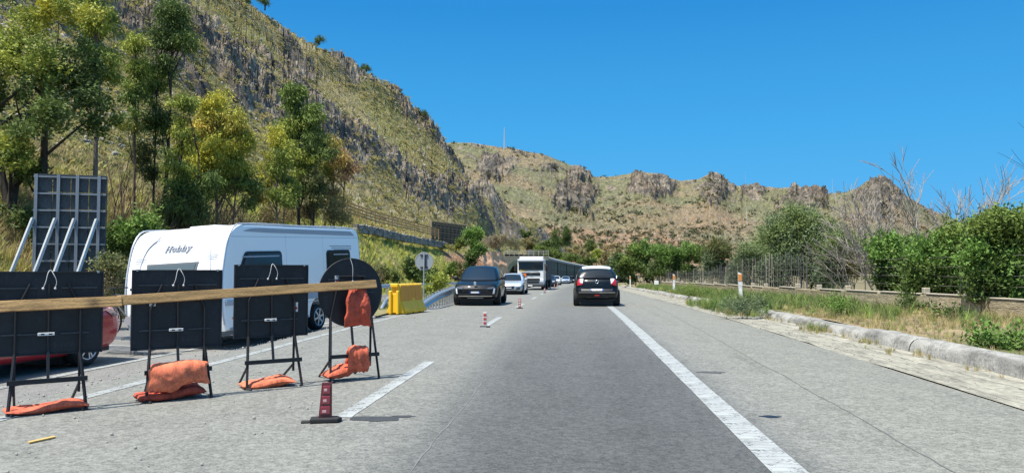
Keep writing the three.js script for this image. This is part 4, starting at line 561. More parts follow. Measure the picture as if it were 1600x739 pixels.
// a filled cloth bag: mapped by f(a, b, h) with a along, b across (-1..1) and h the height off its middle surface
function bagGeo(T, seed, f, crease = 1, na = 44, nb = 30) {
  const side = sgn => sheet(na, nb, (u, v) => {
    const a = u * 2 - 1, b = v * 2 - 1, rim = Math.pow(Math.max(0, 1 - Math.pow(Math.abs(a), 3.2)), 0.5) * Math.pow(Math.max(0, 1 - Math.pow(Math.abs(b), 3)), 0.5);
    const cr = 0.42 * ridge(a * 1.6 + seed + b * 0.8, b * 2.3 - a, seed * 3.1 + sgn, 3) + 0.15 * noise(a * 5 + seed, b * 4, 9 + sgn); const h = sgn * T * rim * (0.75 + 0.35 * noise(a * 1.5, b * 1.5, seed)) + crease * T * rim * (cr - 0.06);
    const ea = a + 0.05 * noise(b * 4, seed, 3) * (Math.abs(a) > 0.9 ? 1 : 0), eb = b + 0.035 * noise(a * 4, seed, 5) * (Math.abs(b) > 0.9 ? 1 : 0); return f(ea, eb, h);
  }, null, (u, v) => [u * 0.8 + seed * 0.13, v * 0.6]);
  const A = side(1), B = side(-1), n = B.index.array; for (let i = 0; i < n.length; i += 3) { const q = n[i]; n[i] = n[i + 1]; n[i + 1] = q; } B.computeVertexNormals(); return join([A, B]);
}
const panelTurn = 0.70;
function stand(o, label, round) {                              // own axes: x along the panel, z towards the camera, panel centre at height o.h
  const t = thing('sign_stand', label, 'road sign', [o.p.x, 0, o.p.z], o.turn ?? panelTurn), w = o.w / 2, hh = o.s / 2, y0 = o.h - hh, y1 = o.h + hh, fz = 0.0;
  if (round) part('sign_panel', [cyl(hh, hh, 0.02, 64, 0, o.h, -0.012, 'z'), new THREE.TorusGeometry(hh, 0.008, 8, 64).translate(0, o.h, -0.006)], M.slate, t);
  else part('sign_panel', [rbox(o.w, o.s, 0.02, 0, o.h, -0.012, 0.008), box(o.w, 0.012, 0.02, 0, y1 - 0.006, 0.002), box(o.w, 0.012, 0.02, 0, y0 + 0.006, 0.002), box(0.012, o.s - 0.03, 0.02, -w + 0.006, o.h, 0.002), box(0.012, o.s - 0.03, 0.02, w - 0.006, o.h, 0.002)], M.slate, t);
  const rail = (x0, x1, y) => box(x1 - x0, 0.012, 0.014, (x0 + x1) / 2, y, 0.005);
  parts('panel_rib', round ? [rail(-0.3, -0.1, o.h + 0.16), rail(0.1, 0.3, o.h + 0.0), rail(-0.2, 0.2, o.h + 0.2)] : [rail(-w + 0.06, -0.1, y1 - 0.16), rail(0.1, w - 0.06, y1 - 0.16), rail(-w + 0.08, -0.05, y0 + 0.2), rail(0.1, w - 0.12, y0 + 0.2)], mat(0.04, 0.048, 0.056, 0.5), t);
  const fr = 0.27, top = y0 + 0.68, mid = y0 + 0.42;
  if (!round) part('back_frame', [-1, 1].flatMap(s => [bar(V(s * fr, y0 + 0.02, 0.016), V(s * fr, mid, 0.016), 0.012), bar(V(s * fr, mid, 0.016), V(s * 0.16, top, 0.016), 0.012)]).concat([bar(V(0, y0, 0.014), V(0, top, 0.014), 0.012)]), M.frame, t);
  else part('back_frame', [-1, 1].map(s => bar(V(s * fr, y0 + 0.1, 0.016), V(s * 0.16, o.h + 0.2, 0.016), 0.012)).concat([bar(V(-0.16, o.h + 0.2, 0.016), V(0.16, o.h + 0.2, 0.016), 0.012)]), M.frame, t);
  const j = y0 + (round ? 0.12 : 0.02), nf = 0.15, ff = -0.42, cb = 0.30;
  for (const s of [-1, 1]) { part('leg', [beam(V(s * fr, j, 0.02), V(s * (fr + 0.05), 0.0, nf), 0.022, 0.022), bar(V(s * (fr + 0.05), 0.012, nf), V(s * (fr + 0.01), 0.012, nf + 0.05), 0.011)], M.frame, t); part('leg', [beam(V(s * fr, j, 0.0), V(s * fr, 0.16, -0.012), 0.022, 0.022), beam(V(s * fr, 0.24, -0.01), V(s * (fr - 0.03), 0.0, ff), 0.02, 0.02)], M.frame, t); }
  const k = lerp(nf, 0.02, cb / j); part('crossbar', [box(2 * fr + 0.12, 0.045, 0.028, 0, cb, k + 0.02)], M.frame, t); part('centre_post', beam(V(0, cb, k), V(0, y0 + 0.1, 0.0), 0.024, 0.024), M.frame, t);
  const hy = round ? y1 - 0.08 : y1 + 0.01; part('cord', round ? [tube([V(-0.02, y1 + 0.005, 0.01), V(0.005, y1 - 0.1, 0.03), V(0.01, o.h + 0.14, 0.02)], 0.0035, 14, 5), new THREE.SphereGeometry(0.012, 8, 6).translate(0.01, o.h + 0.14, 0.02)] : [tube([V(-0.055, y1 - 0.165, 0.02), V(-0.035, y1 - 0.1, 0.03), V(-0.015, y1 - 0.01, 0.02), V(0.005, y1 + 0.012, 0), V(0.03, y1 - 0.03, 0.025), V(0.055, y1 - 0.1, 0.03), V(0.045, y1 - 0.165, 0.02)], 0.0035, 26, 5), new THREE.SphereGeometry(0.012, 8, 6).translate(-0.055, y1 - 0.165, 0.02), new THREE.SphereGeometry(0.012, 8, 6).translate(0.045, y1 - 0.165, 0.02)], M.rope, t);
  if (!round) { const pl = part('handle_plate', rbox(0.14, 0.028, 0.01, -0.02, y0 + 0.2, 0.03, 0.004), M.plain, t); parts('slot', [box(0.03, 0.012, 0.004, -0.05, y0 + 0.2, 0.0365), box(0.03, 0.012, 0.004, 0.015, y0 + 0.2, 0.0365)], M.black, pl); }
  if (o.sticker) { const st = part('sticker', box(o.sticker[2], o.sticker[3], 0.004, o.sticker[0], o.h + o.sticker[1], 0.0035), M.sticker, t); if (o.dot !== false) part('sticker_mark', cyl(0.017, 0.017, 0.004, 14, o.sticker[0], o.h + o.sticker[1] - o.sticker[3] * 0.12, 0.0065, 'z'), M.stickerRed, st); }
  if (!round) parts('bolt', [cyl(0.014, 0.014, 0.02, 8, w - 0.05, y1 - 0.004, 0.004, 'y'), cyl(0.014, 0.014, 0.02, 8, -w + 0.05, y1 - 0.004, 0.004, 'y')], M.zinc, t);
  return t;
}
const mid = (p, q) => p.clone().add(q).multiplyScalar(0.5);
const fk = V(Math.cos(panelTurn), 0, -Math.sin(panelTurn)), fn = V(Math.sin(panelTurn), 0, Math.cos(panelTurn));
const S1 = { p: at(75, 489, 7.05), w: 0.93, s: 0.80, h: 0.95, sticker: [-0.20, 0.06, 0.075, 0.03], dot: false }, S2 = { p: at(277, 483, 7.85), w: 0.90, s: 0.83, h: 0.95, sticker: [-0.25, 0.06, 0.06, 0.045], dot: false }, S3 = { p: at(424, 470, 8.75), w: 0.87, s: 0.84, h: 1.0, sticker: [0.29, -0.08, 0.045, 0.11] }, S4 = { p: at(548, 457, 9.4), w: 0.82, s: 0.84, h: 1.075, sticker: [-0.19, 0.16, 0.05, 0.10] };
for (const S of [S1, S2, S3, S4]) S.h = S.p.y;
stand(S1, 'dark square sign seen from behind on a stand in front of the red car'); stand(S2, 'dark square sign from behind, before the caravan nose, two sandbags below');
stand(S3, 'dark square sign from behind, before the caravan side, one flat sandbag below'); stand(S4, 'dark round disc sign seen from behind on a stand, red bag hung on it', true);
const inStand = (S, x, y, z) => [S.p.x + fk.x * x + fn.x * z, y, S.p.z + fk.z * x + fn.z * z];
const flat = (L, W, dip = 0.02) => (a, b, h) => [a * L, Math.max(0.004, 0.045 + h + dip * Math.sin(a * 3)), b * W];
const drape = (L, W, R) => (a, b, h) => { const s = b * W * (1 + 0.28 * noise(a * 1.9 + L * 9, Math.sign(b) * 2, 6) + 0.04 * noise(a * 6, Math.sign(b), 2)), arc = R * Math.PI / 2; let y, z; if (Math.abs(s) < arc) { const q = s / R; y = (R + h) * Math.cos(q); z = (R + h) * Math.sin(q); } else { const e = Math.abs(s) - arc; y = -e; z = Math.sign(s) * (R + h) + Math.sign(s) * 0.05 * e; } return [a * L + 0.03 * noise(b * 2, a * 2, 3), y, z]; };
const hung = (L, H) => (a, b, h) => { const k = 1 - 0.28 * ss(0.3, 1, b); return [a * L * (0.92 + 0.1 * ss(0, -1, b)) * k, b * H - 0.02 * a * a, h + 0.02 * Math.cos(b * 2)]; };
solo('sandbag', 'orange sandbag lying flat over the foot of the first sign stand', 'sandbag', bagGeo(0.055, 3, flat(0.34, 0.15)), bagMats.mid, inStand(S1, 0.0, 0.0, 0.04), panelTurn);
solo('sandbag', 'pale orange sandbag draped over the crossbar below the second sign', 'sandbag', bagGeo(0.045, 7, drape(0.30, 0.27, 0.06)), bagMats.light, inStand(S2, 0.0, 0.30, 0.11), panelTurn);
solo('sandbag', 'dark orange sandbag on the road below the draped one at the second sign', 'sandbag', bagGeo(0.075, 11, flat(0.33, 0.15)), bagMats.dark, inStand(S2, -0.06, 0.012, 0.0), panelTurn + 0.05);
solo('sandbag', 'bright orange sandbag lying flat under the third sign', 'sandbag', bagGeo(0.065, 15, flat(0.30, 0.14)), bagMats.light, inStand(S3, -0.05, 0.0, 0.02), panelTurn - 0.1);
solo('sandbag', 'red orange bag hanging from the wooden beam in front of the round sign', 'sandbag', bagGeo(0.05, 19, hung(0.165, 0.235), 1.3), bagMats.dark, inStand(S4, 0.035, S4.h - 0.17, 0.13), panelTurn - 0.2);
solo('sandbag', 'orange sandbag draped over the crossbar below the round sign', 'sandbag', bagGeo(0.05, 23, drape(0.145, 0.28, 0.06)), bagMats.mid, inStand(S4, 0.05, 0.31, 0.12), panelTurn - 0.1);
solo('sandbag', 'small orange bag slumped on the road left of the draped one below the round sign', 'sandbag', bagGeo(0.075, 27, (a, b, h) => [a * 0.2, Math.max(0.004, 0.07 + h + 0.07 * (a + 1) * 0.5), b * 0.13]), bagMats.mid, inStand(S4, -0.15, 0.0, 0.04), panelTurn);
// wooden beam across the signs
{
  const wood = tex(512, (u, v, i, j) => { const w = v * 22 + 3.5 * tnoise(u, v, 3, 41) + 0.8 * tnoise(u, v, 16, 42), g = 0.5 + 0.5 * Math.sin(w * 2.1), kn = Math.exp(-(Math.pow((u - 0.42) * 9, 2) + Math.pow((v - 0.5) * 3, 2)) * 4) + Math.exp(-(Math.pow((u - 0.8) * 9, 2) + Math.pow((v - 0.3) * 3, 2)) * 6); const c = 0.94 - 0.2 * g * tnoise(u, v, 6, 43) - 0.13 * tnoise(u, v, 60, 44) - 0.28 * kn - 0.1 * (tnoise(u, v, 4, 45) - 0.5); return [c, c * 0.97, c * 0.9]; });
  const t = thing('wooden_beam', 'long weathered wooden beam tied across the four sign panels', 'beam');
  const q0 = S1.p.clone(), q1 = S4.p.clone(), along = q1.clone().sub(q0).setY(0).normalize(), nb = V(-along.z, 0, along.x); if (nb.z < 0) nb.negate();
  let off = -9; for (const S of [S1, S2, S3]) for (const e of [-1, 1]) off = Math.max(off, S.p.clone().addScaledVector(fk, e * S.w / 2).sub(q0).dot(nb)); off = Math.max(off, 0) + 0.055;
  const line = (px, py) => { const v = at(px, py, 1).sub(camera.position), k = (q0.clone().sub(camera.position).dot(nb) + off) / v.dot(nb); return camera.position.clone().addScaledVector(v, k); };
  const e0 = line(-90, 483.5), e1 = line(188, 470), e2 = line(182, 469.5), e3 = line(587, 443.8);
  const plank = (a, b, tone, h, lift, uo) => { const d = b.clone().sub(a), L = d.length(), g = new RoundedBoxGeometry(L, h, 0.036, 2, 0.004), uv = g.attributes.uv, p = g.attributes.position; for (let i = 0; i < p.count; i++) { uv.setXY(i, p.getX(i) / 1.1 + uo, p.getY(i) / 0.36 + p.getZ(i) / 0.36 + 0.5 + uo); const x = p.getX(i); p.setY(i, p.getY(i) + 0.004 * noise(x * 1.3, 1, uo * 9)); }
    const m = part('board', g, mat(tone[0], tone[1], tone[2], 0.8, { map: wood, bumpMap: wood, bumpScale: 0.004 }), t); m.position.copy(mid(a, b)).addScaledVector(nb, lift); m.quaternion.setFromUnitVectors(V(1, 0, 0), d.normalize()); m.rotateX(-0.24); };
  plank(e0, e1, [0.74, 0.47, 0.22], 0.1, 0.012, 0); plank(e2, e3, [0.56, 0.36, 0.17], 0.098, 0, 0.37);
}
// low reflector posts along the centre line, one standing close by
{
  const t = thing('delineator', 'low dark red reflector post on a black rubber foot beside the near lane dash', 'delineator'), p = ground(508, 659.5); t.position.set(p.x, 0.0, p.z); t.rotation.y = 0.25;
  const foot = new THREE.ExtrudeGeometry((() => { const s = new THREE.Shape(); s.moveTo(-0.12, -0.06); s.lineTo(0.1, -0.06); s.lineTo(0.13, 0); s.lineTo(0.1, 0.06); s.lineTo(-0.12, 0.06); s.closePath(); return s; })(), { depth: 0.02, bevelEnabled: true, bevelSize: 0.012, bevelThickness: 0.01, bevelSegments: 2 }).rotateX(-Math.PI / 2).translate(0, 0.012, 0);
  part('foot', foot, M.rubber, t); part('foot_shadow', rbox(0.1, 0.012, 0.09, -0.16, 0.008, 0.0, 0.004), M.rubber, t);  // the flat dark plate left of the foot stands in for its shadow
  const sh = new THREE.Shape(); sh.moveTo(-0.058, 0); sh.lineTo(0.052, 0); sh.lineTo(0.05, 0.315); sh.lineTo(-0.03, 0.315); sh.closePath();
  part('post', new THREE.ExtrudeGeometry(sh, { depth: 0.02, bevelEnabled: true, bevelSize: 0.004, bevelThickness: 0.004, bevelSegments: 2 }).translate(0, 0.03, -0.012), phys(0.10, 0.012, 0.018, 0.35, { clearcoat: 0.5 }), t);
  for (let i = 0; i < 3; i++) { const x = lerp(-0.002, 0.008, i / 2), w = lerp(0.084, 0.066, i / 2), y = 0.105 + i * 0.091; const rf = part('reflector', rbox(w, 0.072, 0.014, x, y, 0.012, 0.006), phys(0.22, 0.02, 0.035, 0.18, { clearcoat: 1 }), t); part('reflector_glint', rbox(w * 0.45, 0.026, 0.01, x - 0.008, y - 0.006 + (i - 1) * 0.004, 0.016, 0.005), phys(0.5, 0.3, 0.32, 0.12, { clearcoat: 1 }), rf); }
}
{
  const white = mat(0.52, 0.48, 0.46, 0.6), red = mat(0.36, 0.05, 0.045, 0.55), grp = 'low reflector posts along the centre line';
  const mk = (label, alt) => { const t = thing('delineator', label, 'delineator', [0, 0, 0], 0, undefined); part('foot', rbox(0.24, 0.03, 0.13, 0, 0.015, 0, 0.012), M.rubber, t); part('post', rbox(0.1, 0.33, 0.022, 0, 0.19, 0, 0.01), alt ? red : white, t); for (let i = 0; i < 3; i++) part('reflector', rbox(0.07, 0.06, 0.008, 0, 0.1 + i * 0.095, 0.012, 0.004), alt ? white : red, t); return t; };
  const a = mk('low white and red reflector post at the second lane dash'); a.position.set(xAt(757, 18), 0, -18.1);
  const b = mk('low red and white reflector post right of the silver hatchback', true); b.position.set(xAt(812, 28), roadY(28), -28);
  for (const [px, d, l] of [[851, 56, 'small reflector post level with the lorry bumper'], [860, 71, 'small reflector post just past the lorry'], [866.5, 92, 'tiny reflector post beside the dark blue car'], [871, 106, 'tiny reflector post farthest along the centre line']]) copy(b, l, [xAt(px, d), roadY(d), -d], 0);
}
// yellow water barrier
{
  const t = thing('barrier', 'yellow plastic water barrier with shade painted brown on its side panels at the start of the guardrail', 'barrier'), ye = phys(0.78, 0.46, 0.015, 0.5), shadeBrown = phys(0.66, 0.28, 0.03, 0.65);
  const prof = (k, z) => { const s = new THREE.Shape(); const P = [[-0.30, 0.06], [-0.30, 0.12], [-0.26, 0.2], [-0.14, 0.42], [-0.105, 0.9], [-0.075, 0.93], [0.075, 0.93], [0.105, 0.9], [0.14, 0.42], [0.26, 0.2], [0.30, 0.12], [0.30, 0.06]]; P.forEach((q, i) => s[i ? 'lineTo' : 'moveTo'](q[0] * k, q[1])); s.closePath(); return s; };
  const seg = (z0, z1, k, m, n, l) => part(n, toCreasedNormals(new THREE.ExtrudeGeometry(prof(k), { depth: z1 - z0 - 0.03, bevelEnabled: true, bevelSize: 0.012, bevelThickness: 0.012, bevelSegments: 2 }).translate(0, 0, z0 + 0.012), 0.5), m, t, l);
  // z runs from the near end (0) away (negative)
  const pan = shadeBrown; seg(-0.14, 0.0, 0.86, ye, 'end_section'); part('end_lug', [rbox(0.26, 0.12, 0.12, 0, 0.9, 0.02, 0.03), rbox(0.34, 0.6, 0.06, 0, 0.36, 0.03, 0.02), rbox(0.09, 0.72, 0.1, -0.11, 0.38, 0.08, 0.03), rbox(0.09, 0.72, 0.1, 0.13, 0.38, 0.08, 0.03)], ye, t);
  for (let i = 0; i < 6; i++) seg(-0.14 - (i + 1) * 0.28, -0.14 - i * 0.28, i % 2 ? 0.96 : 1.0, ye, 'section');
  // thin mouldings on the road side, their brown is shade painted in
  for (let i = 0; i < 6; i++) { const z = -0.14 - i * 0.28 - 0.14, s = new THREE.Shape(); const h0 = 0.40 + (i === 3 ? 0.10 : 0), h1 = 0.885; s.moveTo(-0.125, h0); s.lineTo(0.125, h0 - 0.01); s.lineTo(0.125, h1); s.lineTo(-0.125, h1); s.closePath(); const g = new THREE.ExtrudeGeometry(s, { depth: 0.014, bevelEnabled: true, bevelSize: 0.006, bevelThickness: 0.006, bevelSegments: 1 }); g.applyMatrix4(new THREE.Matrix4().makeRotationZ(Math.atan2(0.035, 0.48)).multiply(new THREE.Matrix4().makeRotationY(Math.PI / 2))); const y = 0.42; g.translate(0.1445 * (i % 2 ? 0.965 : 1.0) + 0.026, 0, z); part('side_moulding', g, shadeBrown, t); }
  parts('foot', [0, 1, 2, 3].map(i => rbox(0.5, 0.08, 0.26, 0, 0.045, -0.2 - i * 0.47, 0.02)), ye, t);
  const p = ground(634, 488.5); t.position.set(p.x - 0.15, roadY(24), p.z + 0.9); t.rotation.y = -0.20;
}
// guardrails
function rail(name, label, pts, posts, h = 0.62, turned = 0) {
  const t = thing(name, label, 'guardrail'), prof = [[0, 0.155], [0.04, 0.13], [0.075, 0.09], [0.075, 0.06], [0.02, 0.02], [0.02, -0.02], [0.075, -0.06], [0.075, -0.09], [0.04, -0.13], [0, -0.155]], cv = new THREE.CatmullRomCurve3(pts), n = 60;
  part('rail', sheet(prof.length - 1, n, (u, v) => { const p = cv.getPoint(v), q = prof[Math.round(u * (prof.length - 1))]; return [p.x + q[0], p.y + q[1], p.z]; }), new THREE.MeshStandardMaterial({ color: lin(0.52, 0.54, 0.55), roughness: 0.4, metalness: 0.7, side: THREE.DoubleSide }), t);
  for (let i = 0; i < posts; i++) { const p = cv.getPoint((i + 0.15) / posts); part('post', [box(0.06, p.y - roadY(-p.z) + 0.75, 0.1, p.x - 0.05, (p.y + roadY(-p.z) - 0.35) / 2 - 0.0, p.z)], M.zincMatt, t); }
  return t;
}
rail('guardrail', 'galvanised guardrail rising from the ground behind the yellow barrier', [at(655, 482, 26), at(676, 468, 27.5), at(700, 457, 31), at(716, 451.5, 35), V(-5.75, roadY(45) + 0.62, -45), V(-5.8, roadY(70) + 0.62, -70), V(-5.8 + bend(110), roadY(110) + 0.62, -110), V(-5.9 + bend(150), roadY(150) + 0.62, -150)], 40);
rail('guardrail', 'far shaded guardrail along the foot of the embankment', [V(-15.2, roadY(38) + 0.3, -38), V(-15.2, roadY(60) + 0.42, -60), V(-15.2, roadY(90) + 0.42, -90), V(-15.1, roadY(130) + 0.42, -130), V(-14, roadY(180) + 0.4, -180)], 34);
{ const t = thing('guardrail_end', 'bent pale guardrail end lying left of the yellow barrier', 'guardrail'); part('rail', [tube([at(592, 492, 25), at(597, 480, 25.5), at(606, 467, 27), at(618, 461, 29)], 0.07, 20, 6)], M.zinc, t); part('post', [box(0.06, 0.7, 0.08, at(604, 480, 26).x, -0.1, -26.2)], M.zincMatt, t); }
// round sign on a pole in the central reserve
{
  const p = at(662, 466, 30), t = thing('road_sign', 'round grey sign on a thin pole seen from behind above the guardrail', 'road sign', [p.x, 0, p.z], 0.1); const c = at(662, 408.5, 30).y;
  part('sign_panel', [cyl(0.35, 0.35, 0.02, 48, 0, c, -0.05, 'z'), new THREE.TorusGeometry(0.35, 0.014, 6, 48).translate(0, c, -0.045)], mat(0.34, 0.36, 0.37, 0.55, { metalness: 0.3 }), t); parts('bracket', [-1, 1].flatMap(s => [box(0.12, 0.055, 0.03, -0.09, c + s * 0.24, -0.022), box(0.12, 0.055, 0.03, 0.09, c + s * 0.24, -0.022)]).concat([box(0.035, 0.5, 0.03, 0.07, c, -0.02)]), M.black, t); part('pole', bar(V(0, -0.3, 0), V(0, c + 0.3, 0), 0.03, 0.03, 12), M.zincMatt, t);
}
// steel panel with props beyond the far carriageway
{
  const L = at(52, 270, 23.5), R = at(166, 262, 24.3), d = R.clone().sub(L).setY(0), W = d.length(), t = thing('billboard_back', 'back of a tall grey steel hoarding with a grid of ribs and four sloping props', 'hoarding', [L.x, -0.3, L.z], Math.atan2(-d.z, d.x)), H = 4.75, me = mat(0.07, 0.082, 0.09, 0.55, { metalness: 0.4, map: mottle }), rb = mat(0.30, 0.33, 0.36, 0.5, { metalness: 0.5, map: mottle });
  for (let i = 0; i < 8; i++) for (let k = 0; k < 4; k++) { const x0 = k / 4 * W, y0 = 0.3 + i / 8 * (H - 0.3); part('panel', rbox(W / 4 - 0.02, (H - 0.3) / 8 - 0.015, 0.04, x0 + W / 8, y0 + (H - 0.3) / 16, -0.03, 0.008, 1), me, t); }
  for (let k = 0; k <= 3; k++) part('upright', box(0.09, H + 0.02, 0.09, [0.08, W * 0.34, W * 0.60, W * 0.9][k], H / 2, 0.05), rb, t);
  for (let i = 0; i <= 8; i++) part('rib', box(W, 0.05, 0.07, W / 2, 0.3 + i / 8 * (H - 0.36), 0.03), rb, t); part('frame', [box(0.04, H, 0.08, W, H / 2, 0), box(W, 0.05, 0.1, W / 2, H, 0)], me, t);
  for (let k = 0; k < 4; k++) { const x = [0.02, W * 0.31, W * 0.57, W * 0.88][k]; part('prop', beam(V(x, H * 0.70, 0.1), V(x - 0.62, 0.0, 1.75), 0.085, 0.085), mat(0.55, 0.57, 0.57, 0.5, { metalness: 0.3, map: mottle }), t); }
}
// ---------------------------------------------------------------- trees and bushes
const G = { dark: [0.075, 0.115, 0.035], green: [0.14, 0.21, 0.045], mid: [0.22, 0.29, 0.06], lime: [0.42, 0.45, 0.075], yellow: [0.56, 0.50, 0.06], gold: [0.52, 0.40, 0.09], rust: [0.42, 0.27, 0.13], grey: [0.20, 0.26, 0.15], bright: [0.17, 0.31, 0.06], olive: [0.2, 0.2, 0.065], tan: [0.38, 0.3, 0.16] };
const leafKinds = { long: leafTuft(12, 21, 0.28, 0.17, 0.045, -0.55), broad: leafTuft(12, 22, 0.26, 0.13, 0.075, 0.1), fine: leafTuft(16, 23, 0.26, 0.12, 0.032, 0.35), needle: leafTuft(18, 24, 0.3, 0.16, 0.03, 0.2) };
const barkM = { grey: mat(0.22, 0.19, 0.16, 0.9, { map: mottle, bumpMap: mottleB, bumpScale: 0.02 }), dark: mat(0.06, 0.05, 0.04, 0.9, { map: mottle, bumpMap: mottleB, bumpScale: 0.02 }), pale: mat(0.33, 0.295, 0.255, 0.85, { map: mottle }), brown: mat(0.16, 0.11, 0.075, 0.9, { map: mottle }) };
function bake(geo, list) {                                     // leaf clumps as one mesh with a colour for each clump
  const gp = geo.attributes.position, gn = geo.attributes.normal, gi = geo.index.array, n = gp.count, P = new Float32Array(list.length * n * 3), N = new Float32Array(P.length), C = new Float32Array(P.length), I = new Uint32Array(list.length * gi.length), a = V(0, 0, 0), nm = new THREE.Matrix3();
  list.forEach((q, k) => { dummy.position.copy(q.p); dummy.rotation.set(...q.r); dummy.scale.set(...q.s); dummy.updateMatrix(); nm.getNormalMatrix(dummy.matrix);
    for (let i = 0; i < n; i++) { const o = (k * n + i) * 3; a.fromBufferAttribute(gp, i).applyMatrix4(dummy.matrix); P[o] = a.x; P[o + 1] = a.y; P[o + 2] = a.z; a.fromBufferAttribute(gn, i).applyMatrix3(nm).normalize(); N[o] = a.x; N[o + 1] = a.y; N[o + 2] = a.z; C[o] = q.c[0]; C[o + 1] = q.c[1]; C[o + 2] = q.c[2]; }
    for (let i = 0; i < gi.length; i++) I[k * gi.length + i] = gi[i] + k * n; });
  const g = new THREE.BufferGeometry(); g.setAttribute('position', new THREE.BufferAttribute(P, 3)); g.setAttribute('normal', new THREE.BufferAttribute(N, 3)); g.setAttribute('color', new THREE.BufferAttribute(C, 3)); g.setIndex(new THREE.BufferAttribute(I, 1)); return g;
}
function limb(a, b, r1, r2, bendBy, r, n = 7) {                // curved tapered branch
  const m = mid(a, b).add(V((r() - 0.5), (r() - 0.5) * 0.5, (r() - 0.5)).multiplyScalar(bendBy * a.distanceTo(b))), cv = new THREE.QuadraticBezierCurve3(a, m, b), P = [], seg = 6, g = new THREE.TubeGeometry(cv, seg, 1, n, false), p = g.attributes.position;
  for (let i = 0; i <= seg; i++) { const c = cv.getPointAt(i / seg), rad = lerp(r1, r2, i / seg); for (let j = 0; j <= n; j++) { const k = i * (n + 1) + j; p.setXYZ(k, c.x + (p.getX(k) - c.x) * rad, c.y + (p.getY(k) - c.y) * rad, c.z + (p.getZ(k) - c.z) * rad); } } g.computeVertexNormals(); return { g, cv };
}
// blobs: [x, y, z, rx, ry, rz, leaf clumps, colour a, colour b] about the foot of the plant
function plant(name, label, category, o) {
  const r = rng(o.seed), t = thing(name, label, category, [o.p.x, o.p.y, o.p.z], 0, o.group), wood = [], list = [], sc = o.leafScale || 1;
  const tops = [];
  for (const st of o.stems || []) {                            // [x0, z0, x1, y1, z1, radius]
    const l = limb(V(st[0], -0.4, st[1]), V(st[2], st[3], st[4]), st[5], st[5] * (st[6] ?? 0.35), 0.06, r, 9); wood.push(l.g); tops.push({ cv: l.cv, r: st[5] });
  }
  for (const b of o.blobs) {
    const c = V(b[0], b[1], b[2]);
    if (tops.length) for (let k = 0; k < (o.limbs ?? 3); k++) { const s = tops[Math.floor(r() * tops.length)]; const q = c.clone().add(V((r() - 0.5) * b[3], (r() - 0.3) * b[4], (r() - 0.5) * b[5])); let from = s.cv.getPoint(clamp((q.y - 0.9 - 1.2 * r()) / Math.max(0.5, s.cv.getPoint(1).y) , 0.15, 0.98)); wood.push(limb(from, q, Math.min(s.r * 0.4, 0.05 + 0.02 * r()), 0.008, 0.2, r, 5).g); }
    const nn = Math.round(b[6] * (o.density || (o.leaf === 'long' ? 0.88 : 0.8)));
    // sub-clumps inside the ellipsoid, so that gaps and dark hollows stay between them
    const subs = []; for (let i = 0; i < Math.max(5, nn / (o.leaf === 'long' ? 17 : 26)); i++) { const a = r() * 6.283, e = Math.acos(2 * r() - 1), q = Math.pow(r(), 0.45); subs.push([b[0] + Math.sin(e) * Math.cos(a) * b[3] * q, b[1] + Math.cos(e) * b[4] * q, b[2] + Math.sin(e) * Math.sin(a) * b[5] * q, 0.18 + 0.22 * r(), r()]); }
    for (let i = 0; i < nn; i++) {
      const s = subs[Math.floor(r() * subs.length)], w = s[3] * Math.min(1.6, 0.5 + 0.5 * Math.min(b[3], b[4])) * (o.leaf === 'long' ? 0.78 : 1.1), gx = () => (r() + r() + r() - 1.5) * w * 1.3;
      const p = V(s[0] + gx(), s[1] + gx() * 0.85, s[2] + gx()); if (p.y < 0.02) continue;
      const f = clamp(s[4] * 0.65 + 0.5 * r() - 0.05 + 0.25 * noise(p.x * 0.8, p.y * 0.8, p.z * 0.8), 0, 1), k = 0.75 + 0.5 * r(), c = mix3(b[7], b[8], f), sz = sc * (0.7 + 0.6 * r());
      list.push({ p, s: [sz, sz, sz], r: [(r() - 0.5) * 1.2, r() * 6.283, (r() - 0.5) * 1.2], c: c.map(q => q * k) });
    }
  }
  if (wood.length) part(o.stems && o.stems[0][5] > 0.05 ? 'trunk' : 'stems', wood, barkM[o.bark || 'grey'], t);
  part('crown', bake(leafKinds[o.leaf || 'broad'], list), leafM, t); return t;
}
const landAt = (px, d) => { const x = xAt(px, d), O = {}; return V(x, Math.max(nearHill(x, d, O), x < -8 ? -9 : 0), -d); };
const up = (px, py, d, foot) => at(px, py, d).sub(foot);
